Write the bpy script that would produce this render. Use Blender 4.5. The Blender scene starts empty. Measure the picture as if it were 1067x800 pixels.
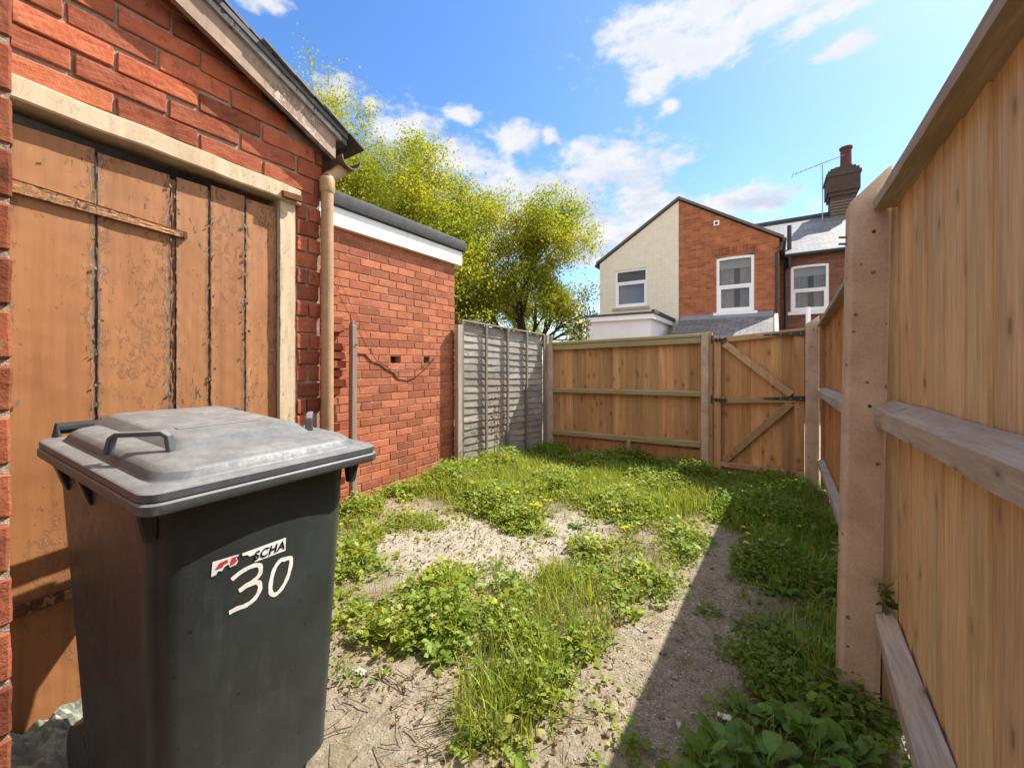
import bpy, bmesh, math, random
import numpy as np
from mathutils import Vector, Matrix, noise as mnoise
R = math.radians
random.seed(7)
rng = np.random.default_rng(7)
S = bpy.context.scene
COL = S.collection

# ------------------------------------------------------------------ camera numbers
H0 = 1.25                      # eye height
YAW = R(32.9)
F_PX = 420.0                   # focal length for a 1067 px wide picture
HOR = 380.0                    # horizon row
CY, SY_ = math.cos(YAW), math.sin(YAW)

def ground_at(px, py, z=0.0):
    """world point at height z seen at a place of the photograph"""
    d = H0 - z
    zc = F_PX * d / (py - HOR); t = (px - 533.5) / F_PX
    return Vector(((CY*t - SY_)*zc, (SY_*t + CY)*zc, z))

def to_px(x, y, z=0.0):
    xc = CY*x + SY_*y; zc = -SY_*x + CY*y
    zc = np.where(zc < 0.05, 0.05, zc)
    return 533.5 + F_PX*xc/zc, HOR - F_PX*(z-H0)/zc

# ------------------------------------------------------------------ helpers
def tag(o, label=None, cat=None, group=None, kind=None):
    if label: o['label'] = label
    if cat: o['category'] = cat
    if group: o['group'] = group
    if kind: o['kind'] = kind
    return o

def thing(name, label, cat, loc=(0,0,0), group=None):
    o = bpy.data.objects.new(name, None); COL.objects.link(o)
    o.location = loc; o.empty_display_size = 0.1
    return tag(o, label, cat, group)

def wloc(o):
    v = Vector((0,0,0))
    while o is not None:
        v += Vector(o.location); o = o.parent
    return v

XF=0
class MB:
    """collects faces, then links them as one mesh object (vertices given in world space)"""
    def __init__(s): s.v=[]; s.f=[]; s.c=[]; s.uv=[]; s.hasuv=False; s.mi=[]
    def face(s, idx, col, uv=None, mi=0):
        s.f.append(idx); s.c.append(col); s.mi.append(mi)
        if uv: s.hasuv=True
        s.uv.append(uv or [(0,0)]*len(idx))
    def add(s, verts, faces, col=(1,1,1,0), mi=0):
        b=len(s.v); s.v.extend([tuple(v) for v in verts])
        for f in faces: s.face([b+i for i in f], col, None, mi)
    def box(s, p0, p1, col=(1,1,1,0), jit=0, mi=0):
        x0,y0,z0=p0; x1,y1,z1=p1
        vs=[(x,y,z) for z in (z0,z1) for (x,y) in ((x0,y0),(x1,y0),(x1,y1),(x0,y1))]
        if jit: vs=[tuple(c+random.uniform(-jit,jit) for c in v) for v in vs]
        s.add(vs, [(3,2,1,0),(4,5,6,7),(0,1,5,4),(1,2,6,5),(2,3,7,6),(3,0,4,7)], col, mi)
    def hexa(s, vs, col=(1,1,1,0), mi=0):
        s.add(vs, [(3,2,1,0),(4,5,6,7),(0,1,5,4),(1,2,6,5),(2,3,7,6),(3,0,4,7)], col, mi)
    def beam(s, a, b, w, h, up=(0,0,1), col=(1,1,1,0), mi=0, segs=1, wob=0):
        a=Vector(a); b=Vector(b); d=(b-a).normalized(); up=Vector(up)
        side=d.cross(up).normalized(); up=side.cross(d).normalized()
        rings=[]
        for i in range(segs+1):
            p=a.lerp(b,i/segs)
            if wob and 0<i<segs: p=p+side*random.uniform(-wob,wob)+up*random.uniform(-wob,wob)
            rings.append([p+side*sx*w/2+up*sz*h/2 for sx,sz in ((-1,-1),(1,-1),(1,1),(-1,1))])
        vs=[v for r in rings for v in r]; fs=[(3,2,1,0)]
        for i in range(segs):
            o=i*4
            for k in range(4): fs.append((o+k,o+(k+1)%4,o+4+(k+1)%4,o+4+k))
        o=segs*4; fs.append((o,o+1,o+2,o+3))
        s.add(vs, fs, col, mi)
    def tube(s, pts, rad, n=8, col=(1,1,1,0), cap=True, mi=0):
        pts=[Vector(p) for p in pts]
        rads=rad if isinstance(rad,(list,tuple)) else [rad]*len(pts)
        rings=[]; prev=None
        for i,p in enumerate(pts):
            d=(pts[min(i+1,len(pts)-1)]-pts[max(i-1,0)]).normalized()
            if prev is None:
                a=d.orthogonal().normalized()
            else:
                a=(prev-d*prev.dot(d))
                a=a.normalized() if a.length>1e-6 else d.orthogonal().normalized()
            prev=a; b=d.cross(a)
            rings.append([p+(a*math.cos(2*math.pi*k/n)+b*math.sin(2*math.pi*k/n))*rads[i] for k in range(n)])
        vs=[v for r in rings for v in r]; fs=[]
        for i in range(len(pts)-1):
            for k in range(n):
                fs.append((i*n+k,i*n+(k+1)%n,(i+1)*n+(k+1)%n,(i+1)*n+k))
        if cap:
            fs.append(tuple(range(n-1,-1,-1))); fs.append(tuple((len(pts)-1)*n+k for k in range(n)))
        s.add(vs, fs, col, mi)
    def loft(s, rings, col=(1,1,1,0), cap0=True, cap1=True, mi=0, closed=True):
        n=len(rings[0]); vs=[v for r in rings for v in r]; fs=[]
        for i in range(len(rings)-1):
            for k in range(n if closed else n-1):
                fs.append((i*n+k,i*n+(k+1)%n,(i+1)*n+(k+1)%n,(i+1)*n+k))
        if cap0: fs.append(tuple(range(n-1,-1,-1)))
        if cap1: fs.append(tuple((len(rings)-1)*n+k for k in range(n)))
        s.add(vs, fs, col, mi)
    def prism(s, poly, d, col=(1,1,1,0), mi=0):
        """poly: 3-D outline, pushed along d"""
        d=Vector(d); n=len(poly); a=[Vector(p) for p in poly]; b=[p+d for p in a]
        s.add(a+b, [tuple(range(n-1,-1,-1)), tuple(range(n,2*n))]+[(i,(i+1)%n,n+(i+1)%n,n+i) for i in range(n)], col, mi)
    def grid(s, fn, nu, nv, col=(1,1,1,0), mi=0):
        b=len(s.v)
        for j in range(nv+1):
            for i in range(nu+1): s.v.append(tuple(fn(i/nu,j/nv)))
        for j in range(nv):
            for i in range(nu):
                a=b+j*(nu+1)+i
                s.face([a,a+1,a+nu+2,a+nu+1], col, [(i/nu,j/nv),((i+1)/nu,j/nv),((i+1)/nu,(j+1)/nv),(i/nu,(j+1)/nv)], mi)
    def build(s, name, mats, parent=None, smooth=False, bevel=0, bseg=1, clean=True, angle=30):
        off=wloc(parent)
        if XF: s.v=[(v[0]*XF,v[1]*XF,H0+(v[2]-H0)*XF) for v in s.v]
        me=bpy.data.meshes.new(name)
        me.from_pydata([tuple(Vector(v)-off) for v in s.v], [], s.f)
        if not isinstance(mats,(list,tuple)): mats=[mats]
        for m in mats: me.materials.append(m)
        ca=me.color_attributes.new('Col','FLOAT_COLOR','CORNER')
        fl=[]
        for f,c in zip(s.f,s.c): fl.extend(list(c)*len(f))
        ca.data.foreach_set('color', fl)
        if s.hasuv:
            ul=me.uv_layers.new(name='UVMap'); uvs=[]
            for u in s.uv:
                for p in u: uvs.extend(p)
            ul.data.foreach_set('uv', uvs)
        me.polygons.foreach_set('material_index', s.mi)
        if clean:
            bm=bmesh.new(); bm.from_mesh(me); bmesh.ops.recalc_face_normals(bm, faces=bm.faces); bm.to_mesh(me); bm.free()
        if smooth: me.polygons.foreach_set('use_smooth',[True]*len(me.polygons))
        me.update()
        o=bpy.data.objects.new(name, me); COL.objects.link(o)
        if parent is not None: o.parent=parent
        if smooth and angle:
            try: me.set_sharp_from_angle(angle=R(angle))
            except Exception: pass
        if bevel:
            m=o.modifiers.new('edge wear','BEVEL'); m.width=bevel; m.segments=bseg; m.limit_method='ANGLE'; m.angle_limit=R(40)
            m.use_clamp_overlap=True
        return o

def mesh_np(name, verts, faces, cols, mat, parent=None, smooth=False):
    """verts (N,3), faces (M,k), cols (M,4)"""
    off=np.array(wloc(parent)); verts=np.asarray(verts,np.float32)-off.astype(np.float32); faces=np.asarray(faces,np.int32)
    me=bpy.data.meshes.new(name); M,k=faces.shape
    me.vertices.add(len(verts)); me.vertices.foreach_set('co', verts.ravel())
    me.loops.add(M*k); me.loops.foreach_set('vertex_index', faces.ravel())
    me.polygons.add(M); me.polygons.foreach_set('loop_start', np.arange(0,M*k,k,dtype=np.int32))
    me.polygons.foreach_set('loop_total', np.full(M,k,np.int32))
    me.update(calc_edges=True)
    ca=me.color_attributes.new('Col','FLOAT_COLOR','CORNER')
    ca.data.foreach_set('color', np.repeat(np.asarray(cols,np.float32),k,axis=0).ravel())
    if smooth: me.polygons.foreach_set('use_smooth',[True]*M)
    me.materials.append(mat); me.validate()
    o=bpy.data.objects.new(name, me); COL.objects.link(o)
    if parent is not None: o.parent=parent
    return o

def rc(lo=.85, hi=1.1, tint=.03):
    g=random.uniform(lo,hi)
    return (g*random.uniform(1-tint,1+tint), g, g*random.uniform(1-tint,1+tint), random.random())

# ------------------------------------------------------------------ materials
class NT:
    def __init__(s, name):
        s.m=bpy.data.materials.new(name); s.m.use_nodes=True; s.t=s.m.node_tree; s.n=s.t.nodes; s.n.clear()
        s.out=s.n.new('ShaderNodeOutputMaterial'); s.b=s.n.new('ShaderNodeBsdfPrincipled')
        s.t.links.new(s.b.outputs[0], s.out.inputs[0])
    def node(s, typ, **kw):
        n=s.n.new(typ)
        for k,v in kw.items():
            if k in ('props',):
                for a,b in v.items(): setattr(n,a,b)
            else: pass
        return n
    def link(s,a,b): s.t.links.new(a,b)
    def coord(s, scale=(1,1,1), rand=True, warp=0):
        tc=s.n.new('ShaderNodeTexCoord'); v=tc.outputs['Object']
        if rand:
            at=s.attr()
            m=s.n.new('ShaderNodeVectorMath'); m.operation='MULTIPLY_ADD'
            cmb=s.n.new('ShaderNodeCombineXYZ')
            for i in range(3): s.link(at.outputs['Alpha'], cmb.inputs[i])
            m.inputs[1].default_value=(7.3,5.1,9.7)
            s.link(cmb.outputs[0], m.inputs[0]); s.link(v, m.inputs[2]); v=m.outputs[0]
        mp=s.n.new('ShaderNodeMapping'); mp.inputs['Scale'].default_value=scale
        s.link(v, mp.inputs[0]); return mp.outputs[0]
    def attr(s):
        if not hasattr(s,'_at'):
            s._at=s.n.new('ShaderNodeAttribute'); s._at.attribute_name='Col'
        return s._at
    def noise(s, vec, scale, detail=4, rough=.6, dist=0):
        n=s.n.new('ShaderNodeTexNoise'); n.inputs['Scale'].default_value=scale; n.inputs['Detail'].default_value=detail
        n.inputs['Roughness'].default_value=rough; n.inputs['Distortion'].default_value=dist
        if vec is not None: s.link(vec,n.inputs['Vector'])
        return n.outputs['Fac']
    def voro(s, vec, scale, feature='F1', out='Distance'):
        n=s.n.new('ShaderNodeTexVoronoi'); n.feature=feature; n.inputs['Scale'].default_value=scale
        s.link(vec,n.inputs['Vector']); return n.outputs[out]
    def ramp(s, fac, stops, interp='LINEAR'):
        r=s.n.new('ShaderNodeValToRGB'); r.color_ramp.interpolation=interp
        el=r.color_ramp.elements
        while len(el)>1: el.remove(el[-1])
        for i,(p,c) in enumerate(stops):
            e=el[0] if i==0 else el.new(p)
            e.position=p
            if not isinstance(c,(tuple,list)): c=(c,c,c)
            e.color=(*c,1) if len(c)==3 else c
        s.link(fac,r.inputs[0]); return r.outputs[0]
    def mix(s, fac, a, b, mode='MIX'):
        m=s.n.new('ShaderNodeMix'); m.data_type='RGBA'; m.blend_type=mode; m.clamp_factor=True
        for i,x in ((0,fac),(6,a),(7,b)):
            if isinstance(x,(int,float)): m.inputs[i].default_value=x if i==0 else (x,x,x,1)
            elif isinstance(x,(tuple,list)): m.inputs[i].default_value=(*x,1) if len(x)==3 else x
            else: s.link(x,m.inputs[i])
        return m.outputs[2]
    def math(s, op, a, b=None, clamp=False):
        m=s.n.new('ShaderNodeMath'); m.operation=op; m.use_clamp=clamp
        for i,x in ((0,a),(1,b)):
            if x is None: continue
            if isinstance(x,(int,float)): m.inputs[i].default_value=x
            else: s.link(x,m.inputs[i])
        return m.outputs[0]
    def bump(s, h, strength=.5, dist=.01, nrm=None):
        b=s.n.new('ShaderNodeBump'); b.inputs['Strength'].default_value=strength; b.inputs['Distance'].default_value=dist
        s.link(h,b.inputs['Height'])
        if nrm is not None: s.link(nrm,b.inputs['Normal'])
        return b.outputs[0]
    def done(s, col=None, rough=.8, nrm=None, spec=.3, metal=0):
        if col is not None:
            if isinstance(col,(tuple,list)): s.b.inputs['Base Color'].default_value=(*col,1)
            else: s.link(col,s.b.inputs['Base Color'])
        if isinstance(rough,(int,float)): s.b.inputs['Roughness'].default_value=rough
        else: s.link(rough,s.b.inputs['Roughness'])
        s.b.inputs['Specular IOR Level'].default_value=spec; s.b.inputs['Metallic'].default_value=metal
        if nrm is not None: s.link(nrm,s.b.inputs['Normal'])
        return s.m

def m_plain(name, col, rough=.7, var=.25, scale=20, bump=.15, spec=.3, metal=0, useattr=True, dist=.004):
    t=NT(name); v=t.coord(); n=t.noise(v,scale,5,.65); n2=t.noise(v,scale*.13,3)
    c=t.mix(1,tuple(col),t.ramp(n,[(.25,1-var),(.75,1+var*.6)]),'MULTIPLY')
    c=t.mix(1,c,t.ramp(n2,[(.3,1-var*.7),(.7,1.05)]),'MULTIPLY')
    if useattr: c=t.mix(1,c,t.attr().outputs['Color'],'MULTIPLY')
    return t.done(c,rough,t.bump(n,bump,dist) if bump else None,spec,metal)

def m_wood(name, light, dark, grain=(1,1,.06), scale=30, knots=True, stain=.35, knotscale=5.0, grey=None, rough=.75, bump=.25, fine=.35):
    t=NT(name); v=t.coord(grain)
    n=t.noise(v,scale,6,.62,.6); n2=t.noise(v,scale*4.2,3,.6,.2)
    c=t.ramp(n,[(.28,dark),(.52,tuple((a+b)/2 for a,b in zip(light,dark))),(.72,light)])
    c=t.mix(fine,c,t.ramp(n2,[(.3,.68),(.7,1.2)]),'MULTIPLY'); c=t.mix(fine*.8,c,t.ramp(t.noise(v,scale*13,3,.6),[(.3,.7),(.7,1.2)]),'MULTIPLY')
    vl=t.coord((1,1,.35)); big=t.noise(vl,2.6,3,.55)
    c=t.mix(stain,c,t.ramp(big,[(.3,.62),(.65,1.12)]),'MULTIPLY')
    if grey:
        g=t.ramp(t.noise(vl,4.1,4,.6),[(.42,0),(.62,1)])
        c=t.mix(t.math('MULTIPLY',g,.8),c,t.mix(1,tuple(grey),t.ramp(n2,[(.3,.65),(.7,1.2)]),'MULTIPLY'))
    h=n
    if knots:
        kv0=t.coord(); sx=t.n.new('ShaderNodeSeparateXYZ'); t.link(kv0,sx.inputs[0]); cmb=t.n.new('ShaderNodeCombineXYZ')
        if grain[2]<.5: t.link(t.math('ADD',sx.outputs[0],sx.outputs[1]),cmb.inputs[0]); t.link(t.math('MULTIPLY',sx.outputs[2],.5),cmb.inputs[1])
        else: t.link(sx.outputs[2],cmb.inputs[0]); t.link(t.math('MULTIPLY',t.math('ADD',sx.outputs[0],sx.outputs[1]),.5),cmb.inputs[1])
        kv=cmb.outputs[0]; vo=t.n.new('ShaderNodeTexVoronoi'); vo.voronoi_dimensions='2D'; vo.inputs['Scale'].default_value=knotscale*1.35; t.link(kv,vo.inputs['Vector'])
        kd=vo.outputs['Distance']; warp=t.noise(kv0,26,2)
        kk=t.math('ADD',kd,t.math('MULTIPLY',t.math('SUBTRACT',warp,.5),.06))
        c=t.mix(t.ramp(kk,[(.03,1),(.055,0)]),c,tuple(x*.30 for x in dark))
        c=t.mix(t.ramp(kk,[(.055,.6),(.15,0)]),c,tuple(x*.72 for x in dark))
    c=t.mix(1,c,t.attr().outputs['Color'],'MULTIPLY')
    return t.done(c,rough,t.bump(h,bump,.004,t.bump(n2,bump*.6,.0015)),.25)

def m_brick(name, a, b, dark=(.10,.05,.04), speck=(.5,.42,.35), bump=.6):
    t=NT(name); v=t.coord()
    n=t.noise(v,9,5,.6); n2=t.noise(v,70,5,.7); n3=t.noise(v,240,2,.6)
    c=t.ramp(n,[(.3,a),(.7,b)])
    c=t.mix(t.ramp(t.noise(v,17,4,.7),[(.58,0),(.74,.75)]),c,dark)
    c=t.mix(t.ramp(t.noise(v,23,6,.75),[(.62,0),(.72,.6)]),c,speck)
    c=t.mix(.6,c,t.ramp(n2,[(.25,.6),(.75,1.2)]),'MULTIPLY')
    c=t.mix(1,c,t.attr().outputs['Color'],'MULTIPLY')
    return t.done(c,.92,t.bump(n2,bump,.006,t.bump(n3,bump*.6,.002)),.15)

def m_mortar(name, col, dark):
    t=NT(name); v=t.coord(rand=False); n=t.noise(v,30,6,.7); n2=t.noise(v,150,3,.7)
    c=t.ramp(n,[(.25,dark),(.65,col)])
    c=t.mix(.6,c,t.ramp(n2,[(.25,.6),(.75,1.15)]),'MULTIPLY')
    return t.done(c,.95,t.bump(n,1,.012,t.bump(n2,.7,.003)),.1)

def m_leaf(name, transl=.45, rough=.5, noisev=.3):
    t=NT(name); at=t.attr()
    tc=t.n.new('ShaderNodeTexCoord'); n=t.noise(tc.outputs['Object'],35,2)
    c=t.mix(noisev,at.outputs['Color'],t.ramp(n,[(.3,.6),(.7,1.3)]),'MULTIPLY')
    t.b.inputs['Roughness'].default_value=rough; t.b.inputs['Specular IOR Level'].default_value=.35
    t.link(c,t.b.inputs['Base Color'])
    tr=t.n.new('ShaderNodeBsdfTranslucent'); mx=t.n.new('ShaderNodeMixShader'); mx.inputs[0].default_value=transl
    c2=t.mix(1,c,(1.25,1.15,.45),'MULTIPLY')
    t.link(c2,tr.inputs[0]); t.link(t.b.outputs[0],mx.inputs[1]); t.link(tr.outputs[0],mx.inputs[2]); t.link(mx.outputs[0],t.out.inputs[0])
    return t.m

M={}
M['fence_wood']=m_wood('fence_timber',(.64,.375,.175),(.43,.21,.08),scale=16,stain=.45,knotscale=3.4,bump=.18)
M['fence_wood_near']=m_wood('fence_timber_near',(.78,.55,.315),(.58,.37,.185),scale=13,stain=.5,knotscale=4.0,bump=.3,fine=.65)
M['rail_x']=m_wood('rail_timber_across',(.42,.33,.16),(.27,.20,.085),grain=(.06,1,1),scale=26,knots=False,grey=(.28,.28,.13))
M['rail_y']=m_wood('rail_timber_along',(.52,.44,.34),(.33,.27,.20),grain=(1,.06,1),scale=22,knotscale=7,grey=(.42,.40,.37))
M['cap_y']=m_wood('cap_timber_along',(.46,.36,.25),(.30,.22,.14),grain=(1,.06,1),scale=22,knots=False,grey=(.36,.33,.29))
M['gate_frame']=m_wood('gate_frame_timber',(.52,.33,.18),(.36,.215,.105),scale=24,knotscale=5)
M['larch']=m_wood('weathered_larch',(.44,.40,.345),(.26,.23,.195),grain=(1,.08,1),scale=26,knotscale=6,stain=.5,bump=.5)
M['larch_post']=m_wood('weathered_post',(.37,.32,.26),(.19,.16,.125),scale=30,knots=False,stain=.4,bump=.4)
M['iron']=m_plain('black_iron',(.02,.02,.022),.5,.3,60,.1,.5)
M['rust']=m_plain('rust',(.20,.085,.035),.85,.5,60,.5)
M['brick_old']=m_brick('old_red_brick',(.43,.105,.052),(.56,.18,.09))
M['brick_new']=m_brick('annex_brick',(.38,.115,.06),(.50,.18,.095),dark=(.25,.09,.06),bump=.35)
M['mortar_old']=m_mortar('old_mortar',(.46,.36,.255),(.24,.17,.115))
M['mortar_new']=m_mortar('annex_mortar',(.50,.36,.25),(.34,.21,.14))
M['felt']=m_plain('roof_felt',(.085,.085,.085),.95,.4,120,.6)
M['slate']=m_plain('roof_slate',(.17,.17,.18),.7,.4,14,.4)
M['iron_pipe']=m_plain('painted_pipe',(.46,.28,.145),.5,.22,26,.2)
M['black_plastic']=m_plain('black_pipe_plastic',(.02,.02,.021),.4,.3,40,.05,.5)
M['soot_brick']=m_brick('sooty_brick',(.085,.065,.052),(.125,.085,.065),dark=(.05,.05,.045),speck=(.2,.2,.17))
M['clay']=m_plain('clay_pot',(.12,.045,.035),.8,.4,12,.2)
M['galv']=m_plain('galvanised',(.35,.35,.35),.35,.2,40,.05,.5,.8)
M['white_upvc']=m_plain('white_upvc',(.82,.82,.84),.35,.04,12,0,.5)
M['leaf']=m_leaf('weed_leaf',.52)
M['grass']=m_leaf('grass_blade',.50,.45)
M['dock']=m_leaf('broad_leaf',.40,.55,.5)
M['tree_leaf']=m_leaf('tree_leaf',.5,.6,.15)
M['flower']=m_plain('dandelion_yellow',(.85,.67,.015),.7,.15,90,.1)
M['bark']=m_plain('bark',(.085,.068,.05),.95,.5,14,.6)
M['twig']=m_plain('dead_twig',(.26,.19,.12),.9,.4,50,.3)
M['stone']=m_plain('gravel_chip',(.42,.38,.33),.9,.3,60,.3)
M['litter']=m_plain('pale_litter',(.75,.74,.70),.5,.15,30,.1)

def mat_concrete_post():
    t=NT('cast_concrete'); v=t.coord()
    n=t.noise(v,7,4,.6); n2=t.noise(v,110,4,.7); pit=t.voro(v,17)
    pn=t.noise(v,6,2)
    c=t.ramp(n,[(.3,(.43,.315,.225)),(.7,(.58,.445,.33))])
    c=t.mix(.5,c,t.ramp(n2,[(.3,.75),(.7,1.15)]),'MULTIPLY')
    pm=t.ramp(t.math('ADD',pit,t.math('MULTIPLY',pn,.12)),[(.15,1),(.19,0)])
    c=t.mix(t.math('MULTIPLY',pm,.75),c,(.13,.075,.05))
    c=t.mix(1,c,t.attr().outputs['Color'],'MULTIPLY')
    hgt=t.math('SUBTRACT',t.math('MULTIPLY',n2,.35),pm)
    return t.done(c,.9,t.bump(hgt,.8,.006,t.bump(n,.3,.02)),.2)
M['concrete']=mat_concrete_post()

def mat_paint(name, paint, paint2, wood, thr=.60, edge=.30, vscale=1.0, crack=.0):
    """old paint that has flaked off down to the timber; UV x runs across a board"""
    t=NT(name); v=t.coord(); vs=t.coord((1,1,.25)); vg=t.coord((1,1,.05))
    uv=t.n.new('ShaderNodeUVMap'); uv.uv_map='UVMap'; sp=t.n.new('ShaderNodeSeparateXYZ'); t.link(uv.outputs[0],sp.inputs[0])
    e=t.math('ABSOLUTE',t.math('SUBTRACT',sp.outputs[0],.5)); e=t.math('MULTIPLY',e,2.0); e=t.math('POWER',e,14)
    n=t.noise(t.coord((1,1,.55)),20*vscale,8,.72,.3); nb=t.noise(vs,3.0*vscale,4,.6)
    k=t.math('ADD',t.math('MULTIPLY',n,.62),t.math('MULTIPLY',nb,.40))
    k=t.math('ADD',k,t.math('MULTIPLY',e,edge*.6))
    peel=t.ramp(k,[(thr,0),(thr+.012,1)]); rim=t.ramp(k,[(thr-.03,0),(thr-.002,1),(thr+.03,1),(thr+.06,0)])
    pc=t.ramp(t.noise(vs,3.2,4,.6),[(.3,paint2),(.7,paint)])
    pc=t.mix(.5,pc,t.ramp(t.noise(vg,34,5,.6),[(.3,.60),(.7,1.2)]),'MULTIPLY')
    pc=t.mix(t.ramp(t.noise(v,2.2,5,.7),[(.52,0),(.75,.55)]),pc,tuple(x*y for x,y in zip(paint2,(.72,.6,.5))))
    wc=t.ramp(t.noise(vg,40,5,.6),[(.3,tuple(x*.4 for x in wood)),(.7,wood)])
    c=t.mix(peel,pc,wc)
    c=t.mix(t.math('MULTIPLY',rim,.6),c,tuple(min(1,x*1.35) for x in paint))
    cr=t.voro(t.coord((1,1,.30)),62,'DISTANCE_TO_EDGE')
    if crack: c=t.mix(t.math('MULTIPLY',t.ramp(cr,[(.006,1),(.022,0)]),crack),c,tuple(x*.32 for x in wood))
    # small dashes where the paint has split along the grain
    dn=t.noise(t.coord((1,1,.30)),62*vscale**.5,3,.5); dm=t.math('ADD',dn,t.math('MULTIPLY',t.math('SUBTRACT',t.noise(vs,2.6,3,.5),.5),.5)); dash=t.ramp(dm,[(.715,0),(.735,1)])
    c=t.mix(t.math('MULTIPLY',dash,.85),c,tuple(x*.38 for x in wood))
    c=t.mix(1,c,t.attr().outputs['Color'],'MULTIPLY')
    curl=t.ramp(k,[(thr-.035,0),(thr-.004,1),(thr+.006,0)])
    hh=t.math('ADD',t.math('MULTIPLY',t.math('SUBTRACT',1.0,peel),.6),t.math('MULTIPLY',curl,.8))
    nr=t.bump(hh,.8,.004,t.bump(t.noise(vg,40,4,.6),.25,.003))
    if crack: nr=t.bump(t.ramp(cr,[(.01,0),(.03,1)]),.25,.002,nr)
    return t.done(c,.62,nr,.35)
M['door_paint']=mat_paint('flaking_brown_paint',(.42,.19,.075),(.33,.138,.05),(.22,.165,.12),.606,.46,2.0,0)
M['frame_paint']=mat_paint('cracked_cream_paint',(.68,.53,.36),(.58,.43,.27),(.30,.22,.15),.625,.30,1.3,.22)
M['barge_paint']=mat_paint('flaking_grey_paint',(.40,.275,.19),(.31,.20,.135),(.55,.53,.50),.575,.34,1.1,.2)
M['fascia']=m_plain('white_fascia_board',(.84,.84,.82),.5,.08,6,.05,.4)

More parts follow.
